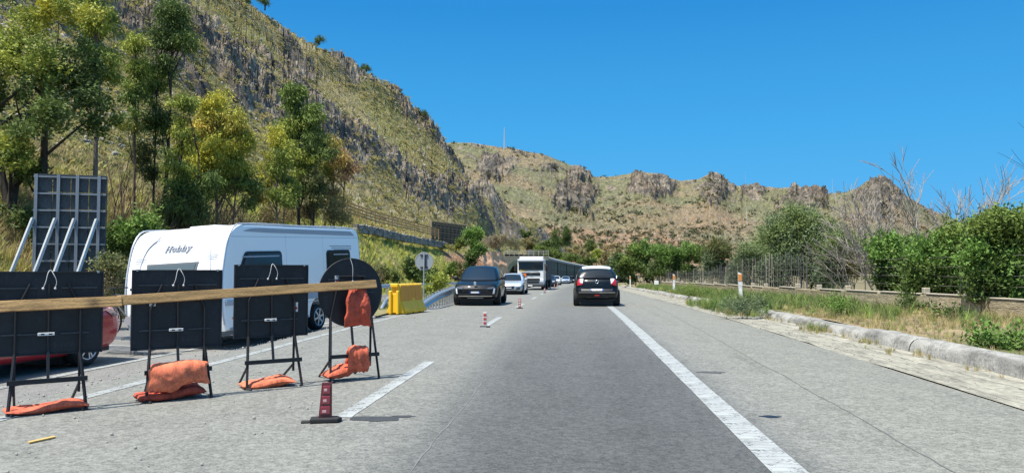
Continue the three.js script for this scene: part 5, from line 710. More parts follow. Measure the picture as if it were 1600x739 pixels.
// blobs written in photo terms: [px, py, half width px, half height px, clumps, colours] at depth d round foot
function crownOf(foot, d, list) { return list.map(b => { const c = up(b[0], b[1], d + (b[7] || 0), foot), k = d / F; return [c.x, c.y, c.z, b[2] * k, b[3] * k, Math.max(0.5, b[2] * k * 0.8), b[4], b[5], b[6]]; }); }
function stemTo(foot, d, px0, px1, py1, rad, taper) { const a = at(px0, 422, d).sub(foot), c = at(px1, py1, d).sub(foot); return [a.x, a.z, c.x, c.y, c.z, rad, taper]; }
{ // big dark tree at the left edge
  const d = 27, p = landAt(40, d);
  plant('tree', 'big dark tree at the left edge with a thick bent trunk behind the steel hoarding', 'tree', { p, seed: 101, density: 0.62, leaf: 'broad', bark: 'dark', limbs: 4, leafScale: 1.0, stems: [stemTo(p, d, 5, 45, 170, 0.22, 0.4), stemTo(p, d, 62, 70, 150, 0.2, 0.4), stemTo(p, d, 20, -30, 120, 0.16, 0.4)],
    blobs: crownOf(p, d, [[30, 70, 75, 60, 900, G.green, G.lime, -1], [110, 110, 55, 55, 620, G.dark, G.green], [-40, 60, 70, 90, 700, G.dark, G.mid], [60, 170, 60, 45, 600, G.dark, G.mid, -1.5], [20, 225, 45, 40, 380, G.green, G.lime, -1], [150, 160, 40, 40, 380, G.dark, G.green], [75, 20, 65, 40, 480, G.mid, G.yellow], [0, 140, 50, 50, 420, G.dark, G.green, 1], [35, 275, 30, 25, 150, G.dark, G.mid], [-90, 180, 60, 70, 500, G.dark, G.green]]) });
}
{ const d = 29, p = landAt(150, d); plant('tree', 'slim tree with a bare grey lower trunk behind the right edge of the steel hoarding', 'tree', { p, seed: 102, leaf: 'long', bark: 'grey', limbs: 3, stems: [stemTo(p, d, 146, 150, 40, 0.13, 0.3)], blobs: crownOf(p, d, [[150, 20, 38, 40, 420, G.green, G.lime], [135, 85, 32, 30, 300, G.dark, G.mid], [170, 100, 22, 30, 200, G.mid, G.lime], [150, -40, 35, 40, 300, G.green, G.mid]]) }); }
{ const d = 32, p = landAt(208, d); plant('tree', 'very narrow column of foliage on a thin stem left of the tall tree', 'tree', { p, seed: 103, leaf: 'long', bark: 'brown', limbs: 4, stems: [stemTo(p, d, 207, 211, 60, 0.08, 0.3)], blobs: crownOf(p, d, [[211, 70, 11, 25, 150, G.mid, G.lime], [210, 115, 14, 30, 200, G.green, G.lime], [209, 160, 13, 30, 130, G.green, G.mid], [200, 190, 16, 22, 90, G.mid, G.gold]]) }); }
{ const d = 33, p = landAt(250, d); plant('tree', 'tall thin tree with a dark green tuft reaching above the hillside', 'tree', { p, seed: 104, leaf: 'long', bark: 'dark', limbs: 3, stems: [stemTo(p, d, 246, 268, 30, 0.11, 0.3), stemTo(p, d, 235, 245, 110, 0.07, 0.3)], blobs: crownOf(p, d, [[272, 25, 30, 30, 480, G.dark, G.green], [255, 55, 24, 26, 300, G.dark, G.green], [290, 60, 16, 20, 130, G.dark, G.mid], [262, 100, 14, 30, 130, G.dark, G.green], [240, 125, 18, 35, 200, G.green, G.mid], [245, 190, 22, 40, 260, G.dark, G.mid], [225, 255, 24, 45, 260, G.dark, G.olive]]) }); }
{ const d = 32, p = landAt(285, d); plant('tree', 'dense leafy green tree between the tall tree and the yellow tree', 'tree', { p, seed: 105, leaf: 'long', bark: 'dark', limbs: 3, stems: [stemTo(p, d, 283, 286, 190, 0.09, 0.3), stemTo(p, d, 300, 310, 240, 0.06, 0.3)], blobs: crownOf(p, d, [[283, 165, 17, 24, 150, G.green, G.lime], [282, 210, 18, 32, 240, G.mid, G.yellow], [278, 265, 20, 36, 300, G.green, G.lime], [290, 315, 26, 40, 380, G.dark, G.mid], [265, 330, 20, 30, 200, G.dark, G.green], [318, 300, 22, 36, 240, G.dark, G.green]]) }); }
{ const d = 36, p = landAt(345, d); plant('tree', 'bushy tree with bright yellow leaves right above the front of the caravan', 'tree', { p, seed: 106, leaf: 'long', bark: 'grey', limbs: 4, leafScale: 1.05, stems: [stemTo(p, d, 340, 338, 190, 0.1, 0.3), stemTo(p, d, 350, 372, 230, 0.07, 0.3), stemTo(p, d, 332, 312, 240, 0.06, 0.3)], blobs: crownOf(p, d, [[335, 170, 24, 26, 330, G.lime, G.yellow], [360, 195, 26, 26, 360, G.lime, G.gold], [318, 205, 22, 28, 300, G.yellow, G.gold], [345, 235, 36, 30, 520, G.lime, G.yellow], [378, 240, 20, 34, 300, G.mid, G.yellow], [312, 255, 22, 24, 280, G.lime, G.yellow], [365, 280, 28, 28, 320, G.green, G.lime], [330, 290, 24, 26, 160, G.green, G.lime], [388, 295, 14, 30, 150, G.dark, G.mid]]) }); }
{ const d = 38, p = landAt(432, d); plant('tree', 'thin yellow green tree leaning on the taller green tree above the caravan roof', 'tree', { p, seed: 107, leaf: 'long', bark: 'grey', limbs: 3, stems: [stemTo(p, d, 428, 430, 220, 0.07, 0.3), stemTo(p, d, 438, 445, 250, 0.05, 0.3)], blobs: crownOf(p, d, [[430, 215, 16, 24, 180, G.lime, G.yellow], [440, 250, 22, 30, 280, G.mid, G.lime], [415, 265, 18, 28, 170, G.mid, G.yellow], [438, 300, 24, 34, 280, G.green, G.lime], [405, 300, 14, 26, 90, G.olive, G.gold]]) }); }
{ const d = 40, p = landAt(470, d); plant('tree', 'tall full green tree behind the middle of the caravan', 'tree', { p, seed: 108, leaf: 'long', bark: 'dark', limbs: 3, leafScale: 1.1, stems: [stemTo(p, d, 470, 466, 150, 0.13, 0.3), stemTo(p, d, 480, 492, 210, 0.08, 0.3)], blobs: crownOf(p, d, [[460, 150, 20, 22, 330, G.green, G.mid], [482, 185, 26, 28, 420, G.green, G.mid], [455, 200, 22, 28, 300, G.green, G.lime], [497, 225, 22, 28, 280, G.dark, G.mid], [470, 245, 26, 30, 360, G.green, G.lime], [485, 290, 22, 36, 300, G.dark, G.olive], [462, 305, 18, 30, 180, G.dark, G.green]]) }); }
{ const d = 42, p = landAt(522, d); plant('tree', 'small rusty brown and gold tree at the right end of the row behind the caravan', 'tree', { p, seed: 109, leaf: 'long', bark: 'brown', limbs: 4, stems: [stemTo(p, d, 520, 518, 230, 0.07, 0.3), stemTo(p, d, 530, 540, 260, 0.05, 0.3), stemTo(p, d, 512, 505, 270, 0.05, 0.3)], blobs: crownOf(p, d, [[515, 225, 18, 18, 190, G.olive, G.gold], [530, 250, 18, 20, 190, G.gold, G.rust], [545, 262, 14, 22, 150, G.rust, G.rust], [508, 265, 16, 22, 170, G.mid, G.gold], [525, 300, 20, 28, 150, G.tan, G.gold], [498, 310, 16, 26, 110, G.tan, G.olive]]) }); }
// bare and half bare saplings among them
function bareTree(name, label, p, d, seed, spec, m, category = 'tree') {
  const r = rng(seed), t = thing(name, label, category, [p.x, p.y, p.z]), W = [];
  const grow = (a, dir, len, rad, dep) => { const e = a.clone().addScaledVector(dir, len), l = limb(a, e, rad, rad * 0.55, 0.16, r, dep > 1 ? 6 : 4); W.push(l.g); if (!dep) return; const n = dep > 1 ? 3 : 3 + (r() > 0.5 ? 1 : 0); for (let i = 0; i < n; i++) { const q = l.cv.getPoint(0.35 + 0.65 * r() * (i ? 1 : 0) + (i ? 0 : 0.65)); grow(q, dir.clone().add(V((r() - 0.5) * spec.spread, (r() - 0.35) * spec.lift, (r() - 0.5) * spec.spread)).normalize(), len * (0.55 + 0.3 * r()), Math.max(spec.twig || 0.006, rad * 0.55), dep - 1); } };
  for (const s of spec.stems) { const a = V(s[0], -0.2, s[1]); grow(a, V(s[2], 1, s[3]).normalize(), s[4], s[5], spec.depth); }
  part('branches', W, m, t); return t;
}
{ const d = 31; for (const [px, lab, s, hgt] of [[168, 'thin bare brown sapling just right of the steel hoarding', 201, 2.4], [182, 'bare multi stemmed sapling left of the narrow column tree', 202, 2.2], [228, 'dark bare sapling below the tall thin tree', 203, 1.9]]) { const p = landAt(px, d); bareTree('sapling', lab, p, d, s, { spread: 0.7, lift: 0.5, depth: 2, stems: [[0, 0, 0.1, 0, hgt, 0.045], [0.25, 0.1, 0.25, 0, hgt * 0.8, 0.035], [-0.3, 0, -0.2, 0, hgt * 0.85, 0.035]] }, barkM.brown); } }
for (const [px, d, s, lab] of [[400, 41, 211, 'grey bare sapling between the yellow tree and the thin yellow green tree'], [505, 43, 212, 'bare twiggy sapling below the rusty tree']]) bareTree('sapling', lab, landAt(px, d), d, s, { spread: 0.8, lift: 0.6, depth: 2, stems: [[0, 0, 0.05, 0, 2.3, 0.04], [0.3, 0, 0.2, 0, 1.9, 0.03], [-0.3, 0, -0.2, 0, 2.0, 0.03]] }, barkM.brown);

{ const first = bareTree('dry_shrub', 'dry twiggy shrub under the row of trees behind the caravan', landAt(352, 37.5), 37, 221, { spread: 1.1, lift: 0.7, depth: 3, twig: 0.008, stems: [[0.3, 0, 0.35, -0.1, 1.1, 0.02], [-0.4, 0.1, -0.3, 0.1, 1.0, 0.02], [0, 0, 0.2, 0.1, 1.2, 0.022], [0.2, 0.1, 0.5, 0, 1.1, 0.02], [-0.2, 0, -0.5, 0, 1.2, 0.02], [0.1, -0.2, 0.1, -0.4, 1.1, 0.02], [-0.1, 0.2, -0.2, 0.4, 1.0, 0.02]] }, barkM.brown, 'shrub'); first.userData.group = 'dry twiggy shrubs under the trees';
  const r = rng(17); for (const [px, d] of [[232, 31], [262, 32], [300, 35], [320, 36], [378, 38], [398, 39], [415, 40], [448, 40], [478, 42], [500, 43], [535, 44], [548, 46]]) { const p = landAt(px, d), c = copy(first, undefined, [p.x, p.y, p.z], r() * 6); c.scale.setScalar(1.1 + 0.9 * r()); } }
// bushes: [px, d, name part of label, blobs in photo pixels]
function bush(label, px, d, seed, blobs, o = {}) { const p = o.p || landAt(px, d); if (o.y !== undefined) p.y = o.y; return plant(o.name || 'bush', label, o.category || 'bush', { p, seed, leaf: o.leaf || 'broad', leafScale: o.leafScale || 1, bark: o.bark || 'dark', limbs: 2, stems: o.stems || [[-0.2, 0, -0.5, 0.8, 0.1, 0.03], [0.2, 0, 0.5, 0.9, 0, 0.03], [0, 0.2, 0.1, 1, 0.3, 0.03]], blobs: crownOf(p, d, blobs), density: o.density || 0.9 }); }
bush('bright green bush between the steel hoarding and the caravan', 200, 26, 301, [[195, 365, 28, 24, 420, G.green, G.bright], [225, 355, 24, 22, 300, G.mid, G.bright], [180, 395, 26, 22, 260, G.dark, G.green], [240, 380, 22, 20, 200, G.dark, G.green]]);
bush('dark olive understory bush left below the yellow tree', 285, 33, 311, [[262, 330, 26, 22, 240, G.dark, G.olive], [300, 335, 28, 22, 260, G.dark, G.olive], [280, 352, 40, 16, 260, G.dark, G.tan]], { leaf: 'fine' });
bush('brownish grey understory scrub under the tall green tree', 460, 41, 312, [[420, 335, 28, 18, 200, G.olive, G.tan], [470, 338, 32, 18, 240, G.olive, G.tan], [520, 338, 26, 18, 180, G.tan, G.olive], [370, 340, 26, 16, 170, G.dark, G.tan]], { leaf: 'needle' });
bush('dark undergrowth behind the lower part of the hoarding', 60, 26.5, 302, [[20, 370, 50, 40, 500, G.dark, G.green], [100, 385, 60, 40, 500, G.dark, G.dark], [-30, 340, 40, 50, 300, G.dark, G.green]]);
bush('dry olive weeds beside the caravan nose', 178, 21, 303, [[172, 425, 22, 18, 160, G.dark, G.olive], [160, 445, 18, 14, 100, G.olive, G.tan]], { leaf: 'fine' });
bush('dark green bush behind the round grey sign', 655, 84, 304, [[648, 425, 18, 22, 330, G.dark, G.green], [672, 432, 16, 18, 220, G.dark, G.mid], [630, 440, 16, 14, 160, G.dark, G.green]], { leafScale: 2.0 });
bush('low scrub covering the foot of the dark timber crib wall', 690, 134, 313, [[684, 382, 12, 6, 90, G.mid, G.lime], [706, 385, 14, 6, 100, G.olive, G.lime], [722, 378, 9, 9, 80, G.green, G.mid]], { leafScale: 2.4, p: at(700, 386, 134) });
bush('low greyish green shrub left of the round sign', 600, 69, 305, [[595, 425, 14, 14, 130, G.dark, G.olive], [615, 432, 14, 12, 120, G.green, G.olive]], { leafScale: 1.4 });
bush('green bush with brown twigs left of the dark SUV', 712, 113, 306, [[704, 420, 12, 12, 130, G.green, G.mid], [720, 422, 14, 18, 170, G.dark, G.tan], [712, 436, 16, 12, 130, G.olive, G.tan]], { leafScale: 2.6 });
bush('bright green tree like bush above the dark SUV', 742, 112, 307, [[739, 366, 12, 12, 230, G.mid, G.bright], [743, 386, 13, 13, 240, G.green, G.bright], [736, 406, 11, 13, 150, G.dark, G.green]], { leafScale: 2.4, name: 'tree', category: 'tree', stems: [[0, 0, 0, 3, 0, 0.14]] });
bush('yellow green broom at the foot of the embankment by the guardrail', 690, 42, 308, [[688, 440, 12, 10, 120, G.mid, G.lime], [672, 452, 12, 8, 80, G.mid, G.lime]], { leafScale: 1.1 });
bush('grey thicket of bare shrubs above the orange earth bank', 778, 150, 309, [[766, 378, 13, 10, 170, G.tan, [0.3, 0.27, 0.22]], [786, 374, 15, 9, 170, [0.26, 0.24, 0.18], G.tan], [805, 382, 12, 8, 120, [0.26, 0.24, 0.18], G.olive]], { leafScale: 2.2, leaf: 'needle' });
bush('dark bush hanging on the cliff near its right end', 696, 285, 310, [[690, 262, 13, 11, 260, G.dark, G.green], [704, 268, 9, 8, 120, G.dark, G.green]], { leafScale: 4, p: at(696, 272, 285) });

// vegetation belt at the end of the road
{ const r = rng(44), L = [[866, 372, 345, 'conical', 'dark pointed pine left of two at the end of the gallery roof'], [884, 366, 350, 'conical', 'tall dark pine right of the pointed one above the gallery'], [926, 382, 380, 'round', 'dark round tree standing alone above the white roofed car'], [846, 388, 320, 'round', 'grey green bush above the lorry'], [858, 384, 330, 'round', 'dark thicket bush left of the pines'], [900, 392, 360, 'olive', 'brownish shrub below the pines'], [912, 398, 350, 'olive', 'olive shrub above the gallery end'], [935, 396, 360, 'bright', 'yellow green shrub above the white car roof'], [950, 400, 340, 'olive', 'brown olive shrub right of the yellow green one'], [963, 396, 330, 'olive', 'tan reed like shrub at the right end of the belt'], [890, 402, 340, 'round', 'low dark bush just above the gallery roof'], [921, 405, 345, 'round', 'low dark bush touching the white car roof'], [830, 378, 330, 'olive', 'dry shrub on the lower spur'], [818, 366, 340, 'round', 'small dark bush on the crest of the spur'], [872, 396, 320, 'round', 'pale green bush over the near part of the gallery roof'], [958, 385, 420, 'olive', 'faded brown bush farther back on the right']];
  L.forEach(([px, py, d, k, lab], i) => { const C = { conical: [G.dark, G.green], round: [G.dark, G.mid], olive: [G.olive, G.tan], bright: [G.mid, G.lime] }[k], p = at(px, py + (k === 'conical' ? 26 : 16), d); const bl = k === 'conical' ? [[px, py - 4, 5, 8, 90, ...C], [px, py + 7, 9, 9, 160, ...C], [px - 2, py + 17, 12, 9, 170, ...C]] : [[px - 5, py + 3, 10, 8, 130, ...C], [px + 6, py + 5, 10, 9, 130, ...C], [px, py - 2, 8, 7, 80, ...C], [px, py + 12, 13, 8, 120, ...C]]; bush(lab, px, d, 400 + i, bl, { p, leafScale: 4.6, leaf: k === 'conical' ? 'needle' : 'broad', stems: [[0, 0, 0, 3, 0, 0.12]], name: k === 'conical' ? 'pine_tree' : 'bush', category: k === 'conical' ? 'pine tree' : 'bush' }); }); }
// ridge trees
for (const [px, py, d, h, lab, s] of [[413, 14, 224, 16, 'small pine with an open crown on the skyline at the top left', 1], [381, 6, 220, 10, 'bare stump of a tree on the skyline left of the small pine', 2], [498, 68, 246, 14, 'dark bush on the skyline below the small pine', 3], [572, 110, 264, 10, 'small bush on the rocky skyline', 4], [664, 182, 286, 14, 'dark shrub on the steep skyline above the cliff', 5]]) { const p = at(px, py, d); bush(lab, px, d, 500 + s, s === 1 ? [[px + 2, py - h, 12, 4, 90, G.dark, G.green], [px - 3, py - h + 6, 9, 3, 50, G.dark, G.green]] : [[px, py - h * 0.4, h * 0.7, h * 0.45, 90, G.dark, G.green]], { p, leafScale: 3.2, leaf: 'needle', stems: [[0, 0, 0.2, h * 0.2, 0, 0.25]], name: s === 1 ? 'pine_tree' : 'bush', category: s === 1 ? 'pine tree' : 'bush' }); }

// right-hand side: behind the wall
const R0 = (px, d) => V(xAt(px, d), roadY(d) - 0.05, -d);
bush('rounded dense green trees far down the right side, left clump', 1005, 84, 601, [[985, 400, 22, 18, 420, G.green, G.mid], [1012, 392, 26, 16, 520, G.green, G.bright], [1000, 420, 30, 20, 520, G.dark, G.green], [972, 415, 14, 18, 240, G.dark, G.green]], { p: R0(1005, 84), leafScale: 1.6, name: 'tree', category: 'tree' });
bush('rounded dense green trees far down the right side, clump nearest the fence end', 1060, 78, 602, [[1045, 396, 24, 18, 480, G.green, G.bright], [1075, 392, 22, 15, 420, G.green, G.bright], [1062, 418, 34, 20, 560, G.dark, G.green], [1093, 402, 10, 14, 150, G.green, G.mid], [1030, 422, 16, 18, 240, G.dark, G.green]], { p: R0(1060, 78), leafScale: 1.6, name: 'tree', category: 'tree' });
bush('greyish trees beyond the road end just right of the car ahead', 968, 110, 603, [[966, 412, 12, 16, 220, G.grey, G.mid], [952, 416, 12, 14, 160, G.dark, G.grey], [978, 424, 12, 14, 160, G.dark, G.green]], { p: R0(968, 110), leafScale: 2.1, name: 'tree', category: 'tree' });
bush('spiky dark olive bush rising above the fence', 1128, 60, 604, [[1125, 398, 22, 18, 330, G.dark, G.olive], [1112, 418, 20, 16, 260, G.dark, G.grey], [1140, 420, 20, 18, 240, G.dark, G.grey]], { p: R0(1128, 60), leafScale: 1.5, leaf: 'needle' });
bush('grey green bush behind the fence between the spiky bush and the tall one', 1172, 50, 605, [[1170, 396, 24, 20, 380, G.grey, G.mid], [1160, 425, 26, 22, 340, G.dark, G.grey], [1192, 410, 20, 28, 330, G.grey, G.mid]], { p: R0(1172, 50), leafScale: 1.25, leaf: 'fine' });
bush('tall grey green bush standing highest behind the wall', 1248, 40, 606, [[1252, 347, 30, 26, 800, G.grey, G.mid], [1222, 372, 30, 30, 760, G.grey, G.mid], [1280, 376, 34, 32, 900, G.grey, G.mid], [1245, 410, 44, 30, 950, G.dark, G.grey], [1215, 425, 26, 26, 420, G.dark, G.grey], [1285, 422, 28, 28, 520, G.dark, G.grey]], { p: R0(1248, 40), leaf: 'fine', leafScale: 1.25, stems: [[0, 0, 0.2, 2.4, 0, 0.08], [0.4, 0, 1, 2.0, 0, 0.06]] });
bush('thin grey feathery bush right of the tall one', 1318, 34, 607, [[1310, 395, 22, 30, 300, G.grey, G.mid], [1330, 420, 24, 28, 280, G.dark, G.tan], [1300, 425, 20, 26, 260, G.dark, G.grey], [1345, 400, 14, 22, 120, G.grey, G.tan]], { p: R0(1318, 34), leaf: 'needle', leafScale: 1.0 });
bush('bright green shrub below the bare tree', 1395, 25, 608, [[1385, 390, 24, 26, 330, G.green, G.bright], [1410, 405, 26, 30, 400, G.green, G.bright], [1388, 430, 26, 24, 280, G.dark, G.green], [1428, 425, 20, 30, 280, G.dark, G.green]], { p: R0(1395, 25), leafScale: 0.75, density: 1.1 });
bush('leafy green shrub between the bare tree and the right edge', 1475, 22, 609, [[1470, 390, 34, 28, 600, G.green, G.bright], [1450, 425, 30, 28, 460, G.dark, G.green], [1500, 375, 30, 26, 520, G.green, G.mid], [1505, 420, 34, 36, 600, G.green, G.bright], [1475, 445, 30, 20, 300, G.dark, G.green]], { p: R0(1475, 22), leafScale: 0.7, density: 1.1 });
bush('tallest green shrub at the right edge of the view', 1575, 19, 610, [[1560, 350, 34, 26, 620, G.green, G.mid], [1592, 360, 36, 34, 700, G.green, G.mid], [1550, 400, 34, 34, 600, G.green, G.bright], [1590, 425, 40, 34, 650, G.dark, G.bright], [1545, 440, 26, 24, 320, G.dark, G.green], [1640, 380, 40, 50, 600, G.green, G.mid]], { p: R0(1575, 19), leafScale: 0.65, density: 1.15 });
bareTree('dead_tree', 'bare grey tree with many thin branches above the shrubs on the right', R0(1445, 31), 31, 701, { spread: 1.3, lift: 0.9, depth: 4, twig: 0.011, stems: [[-0.8, 0, -0.75, 0.1, 2.0, 0.06], [1.4, 0.1, 0.2, 0.1, 2.1, 0.06], [-1.5, 0.2, -0.5, 0, 1.9, 0.05], [1.9, 0, -0.2, 0, 1.9, 0.05], [0, 0, -0.55, 0, 2.2, 0.075], [0.2, 0.2, -0.15, 0, 2.3, 0.08], [0.5, 0, 0.35, 0.1, 2.2, 0.07], [-0.3, 0.1, -0.9, 0.1, 2.2, 0.06], [0.9, -0.2, 0.55, 0, 2.1, 0.06]] }, barkM.pale);
bareTree('dead_tree', 'grey leafless brush leaning left below the bare tree', R0(1360, 33), 33, 702, { spread: 1.2, lift: 0.5, depth: 3, twig: 0.010, stems: [[0, 0, -0.8, 0, 1.7, 0.04], [0.5, 0, -0.5, 0, 1.8, 0.04], [1.1, 0, -0.9, 0.1, 1.9, 0.04], [-0.4, 0, -0.9, 0, 1.5, 0.035]] }, barkM.pale);
bareTree('dead_tree', 'bare dark branches reaching in from the right edge above the shrubs', V(xAt(1730, 22), 0, -22), 22, 703, { spread: 0.9, lift: 0.5, depth: 3, stems: [[0, 0, -0.2, 0, 2.0, 0.04], [0.2, 0, -0.1, 0, 1.9, 0.035]] }, barkM.dark);
// verge plants
{
  const r = rng(91), list = [], low = [];
  const add = (arr, n, xa, xb, da, db, hs, cs, keep) => { for (let i = 0; i < n; i++) { const d = lerp(da, db, Math.pow(r(), 1.2)), x = xa + (xb(d) - xa) * r(); if (keep && !keep(x, d)) continue; const h = hs[0] + hs[1] * r() * r(), c = cs[Math.floor(r() * cs.length)], k = 0.7 + 0.6 * r(); arr.push({ p: V(x + bend(d), vergeY(x, d) - 0.02, -d), s: [h * 0.75, h, h * 0.75], r: [0.3 * (r() - 0.5), r() * 6.3, 0.3 * (r() - 0.5)], c: c.map(q => q * k) }); } };
  const gr = [[0.18, 0.27, 0.06], [0.25, 0.32, 0.08], [0.13, 0.2, 0.055], [0.3, 0.34, 0.11]], dry = [[0.5, 0.4, 0.21], [0.42, 0.35, 0.16], [0.34, 0.32, 0.12]];
  add(list, 9000, 5.85, d => Math.min(wallX(d) - 0.1, 9.2), 16, 75, [0.14, 0.42], gr, (x, d) => r() < ss(-0.1, 0.3, fbm(x * 0.7, d * 0.25, 5) + 0.45 * ss(17, 25, d) - 0.7 * (1 - ss(6.0, 6.9, x)) * (1 - ss(21, 25, d)) * (1 - ss(60, 75, d)) - 0.3 * ss(7, 8.5, x)));
  add(list, 5200, 5.85, d => wallX(d) - 0.1, 6, 26, [0.05, 0.13], gr.concat(dry, dry, dry));
  add(list, 2600, 5.85, d => wallX(d) - 0.1, 15, 70, [0.1, 0.3], dry);
  scatter('verge_grass', grassTuft, grassM, list, 'green and dry grass growing along the verge and through the kerb');
  const gl = []; const put = (x, d, n, h, cs, sp) => { for (let i = 0; i < n; i++) { const s = h * (0.5 + r() * 0.7), c = cs[Math.floor(r() * cs.length)]; gl.push({ p: V(x + (r() - 0.5) * sp + bend(d), roadY(d) + 0.03, -d + (r() - 0.5) * sp * 2), s: [s * 0.7, s, s * 0.7], r: [0.4 * (r() - 0.5), r() * 6.3, 0.4 * (r() - 0.5)], c }); } };
  for (let i = 0; i < 46; i++) { const d = 7 + 60 * r() * r(); put(5.33, d, 5, 0.13, dry, 0.3); } put(5.28, 17.2, 18, 0.32, gr, 0.35); put(5.2, 17.0, 34, 0.17, dry, 0.6); put(5.3, 22.8, 26, 0.4, gr, 0.6); put(5.25, 24.5, 40, 0.5, gr, 1.0); put(5.2, 27, 50, 0.55, gr, 1.2); put(5.25, 29, 40, 0.45, gr, 1.2); put(5.2, 31, 40, 0.4, gr.concat(dry), 1.5); put(5.2, 13.0, 14, 0.12, dry, 0.6); put(5.2, 24, 30, 0.3, dry, 1.4);
  scatter('gutter_weeds', grassTuft, grassM, gl, 'weeds and dry tufts in the gutter along the kerb');
  const md = []; for (let i = 0; i < 3600; i++) { const d = 25 + 85 * Math.pow(r(), 1.6), w = ss(24, 34, d), x = lerp(lerp(-6.6, -8, w), lerp(-5.9, -5.55, w), r()), h = (0.15 + 0.4 * r() * r()) * ss(23, 30, d), c = (r() < 0.6 ? gr : dry)[Math.floor(r() * 3)]; if (h < 0.05) continue; md.push({ p: V(x + bend(d), medY(x, d), -d), s: [h, h, h], r: [0.3 * (r() - 0.5), r() * 6.3, 0], c }); }
  scatter('median_grass', grassTuft, grassM, md, 'grass under the guardrail in the central reserve');
  // leafy clumps and white flowers in the verge
  const cl = (label, px, py, seed, w, h, n, ca, cb, leaf) => { const g0 = ground(px, py, 0.22), d = -g0.z; plant('weed_clump', label, 'weeds', { p: V(g0.x, vergeY(g0.x, d) - 0.02, g0.z), seed, leaf: leaf || 'fine', leafScale: 0.55, bark: 'brown', limbs: 1, stems: [[0, 0, 0.05, h * 0.7, 0, 0.008], [0.1, 0, 0.2, h * 0.6, 0.1, 0.008]], blobs: [[0, h * 0.4, 0, w, h * 0.5, w, n, ca, cb], [w * 0.7, h * 0.3, 0.1, w * 0.6, h * 0.4, w * 0.6, n / 2, ca, cb]] }); };
  cl('green leafy weed clump on top of the kerb joint', 1300, 492, 801, 0.42, 0.55, 150, G.green, G.bright); cl('green weed clump with a pale flower near the right edge of the verge', 1560, 541, 802, 0.35, 0.28, 140, G.green, G.bright, 'broad'); cl('dark tall weed clump at the kerb foot in the middle of the verge', 1160, 486, 803, 0.5, 0.6, 170, G.dark, G.grey); cl('low green weed against the wall', 1425, 488, 804, 0.4, 0.35, 110, G.dark, G.green, 'broad'); cl('low creeping weed along the wall, right of the other', 1500, 503, 805, 0.5, 0.25, 110, G.dark, G.green, 'broad'); cl('bushy green weed at the far end of the kerb', 1085, 460, 806, 0.7, 0.6, 150, G.green, G.mid);
}
// ---------------------------------------------------------------- low wall, picket fence, marker posts
{
  const t = thing('low_wall', 'low weathered concrete wall along the back of the verge', 'wall'), tones = [0, 1, 2].map(k => mat([0.50, 0.56, 0.45][k], [0.43, 0.49, 0.39][k], [0.31, 0.36, 0.28][k], 0.93, { map: concTex, bumpMap: mottleB, bumpScale: 0.02 })), cap = mat(0.47, 0.42, 0.33, 0.9, { map: mottle });
  let d = 7; const r = rng(33);
  for (let i = 0; i < 34; i++) { const L = 2.4 + (d > 40 ? 1.2 : 0), a = V(wallX(d) + bend(d), 0, -d), b = V(wallX(d + L) + bend(d + L), 0, -d - L), m = mid(a, b), y = roadY(d + L / 2), h = 0.52 + 0.04 * r(), an = Math.atan2(-(b.z - a.z), b.x - a.x), len = a.distanceTo(b);
    const g = rbox(len - 0.03, h, 0.16, 0, 0, 0, 0.02, 2), uv = g.attributes.uv, p = g.attributes.position; for (let k = 0; k < p.count; k++) { uv.setXY(k, p.getY(k) * 1.2 + i * 0.37, p.getX(k) / 3 + i * 0.21); p.setY(k, p.getY(k) + 0.012 * noise(p.getX(k) * 2 + i, i, 3)); }
    const s = part('wall_slab', g, tones[Math.floor(r() * 3)], t); s.position.set(m.x, y + 0.2 + h / 2 - 0.04, m.z); s.rotation.y = an;
    if (r() > 0.25) { const q = part('coping', rbox(len * (0.7 + 0.25 * r()), 0.035, 0.2, 0, 0, 0, 0.012), cap, t); q.position.set(m.x, y + 0.2 + h - 0.04 + 0.018, m.z); q.rotation.y = an; }
    if (i % 2 === 0 || r() > 0.6) { const w = part('post_stub', rbox(0.16, 0.17, 0.16, 0, 0, 0, 0.02), cap, t); w.position.set(a.x + 0.02, y + 0.2 + h + 0.06, a.z); }
    d += L; }
}
{
  const t = thing('picket_fence', 'dark fence of thin irregular pickets behind the wall', 'fence'), r = rng(71), pg = [0, 1, 2].map(k => { const g = new THREE.CylinderGeometry(0.011 + 0.004 * k, 0.015 + 0.005 * k, 1, 5, 3); const p = g.attributes.position; for (let i = 0; i < p.count; i++) p.setX(i, p.getX(i) + 0.02 * noise(p.getY(i) * 3, k, 1)); return g.translate(0, 0.5, 0); }), mk = [mat(0.06, 0.06, 0.062, 0.8), mat(0.12, 0.11, 0.10, 0.85), mat(0.3, 0.26, 0.22, 0.9)];
  for (let i = 0; i < 150; i++) { const d = 31 + 57 * Math.pow(i / 150, 1.05) + 0.1 * r(), h = 1.15 + 0.35 * r() + 0.45 * (1 - ss(36, 56, d)), m = part('picket', pg[Math.floor(r() * 3)], mk[r() < 0.55 ? 0 : r() < 0.7 ? 1 : 2], t); m.position.set(wallX(d) + 0.35 + bend(d), roadY(d) + 0.35, -d); m.scale.set(1, h, 1); m.rotation.set(0.08 * (r() - 0.5), 0, 0.08 * (r() - 0.5)); }
  const wire = (y, d0, d1) => { const pts = []; for (let d = d0; d <= d1; d += 3) pts.push(V(wallX(d) + 0.32 + bend(d), roadY(d) + y + 0.02 * noise(d, y), -d)); return tube(pts, 0.006, pts.length * 2, 4); };
  for (const y of [0.95, 1.2, 1.45, 1.7]) part('wire', wire(y, 9, y > 1.5 ? 45 : 85), mk[1], t);
  for (let i = 0; i < 9; i++) { const d = 10 + i * 2.6, m = part('wire_post', pg[0], mk[0], t); m.position.set(wallX(d) + 0.3, roadY(d) + 0.3, -d); m.scale.set(1.1, 1.35 + 0.2 * r(), 1.1); }
}
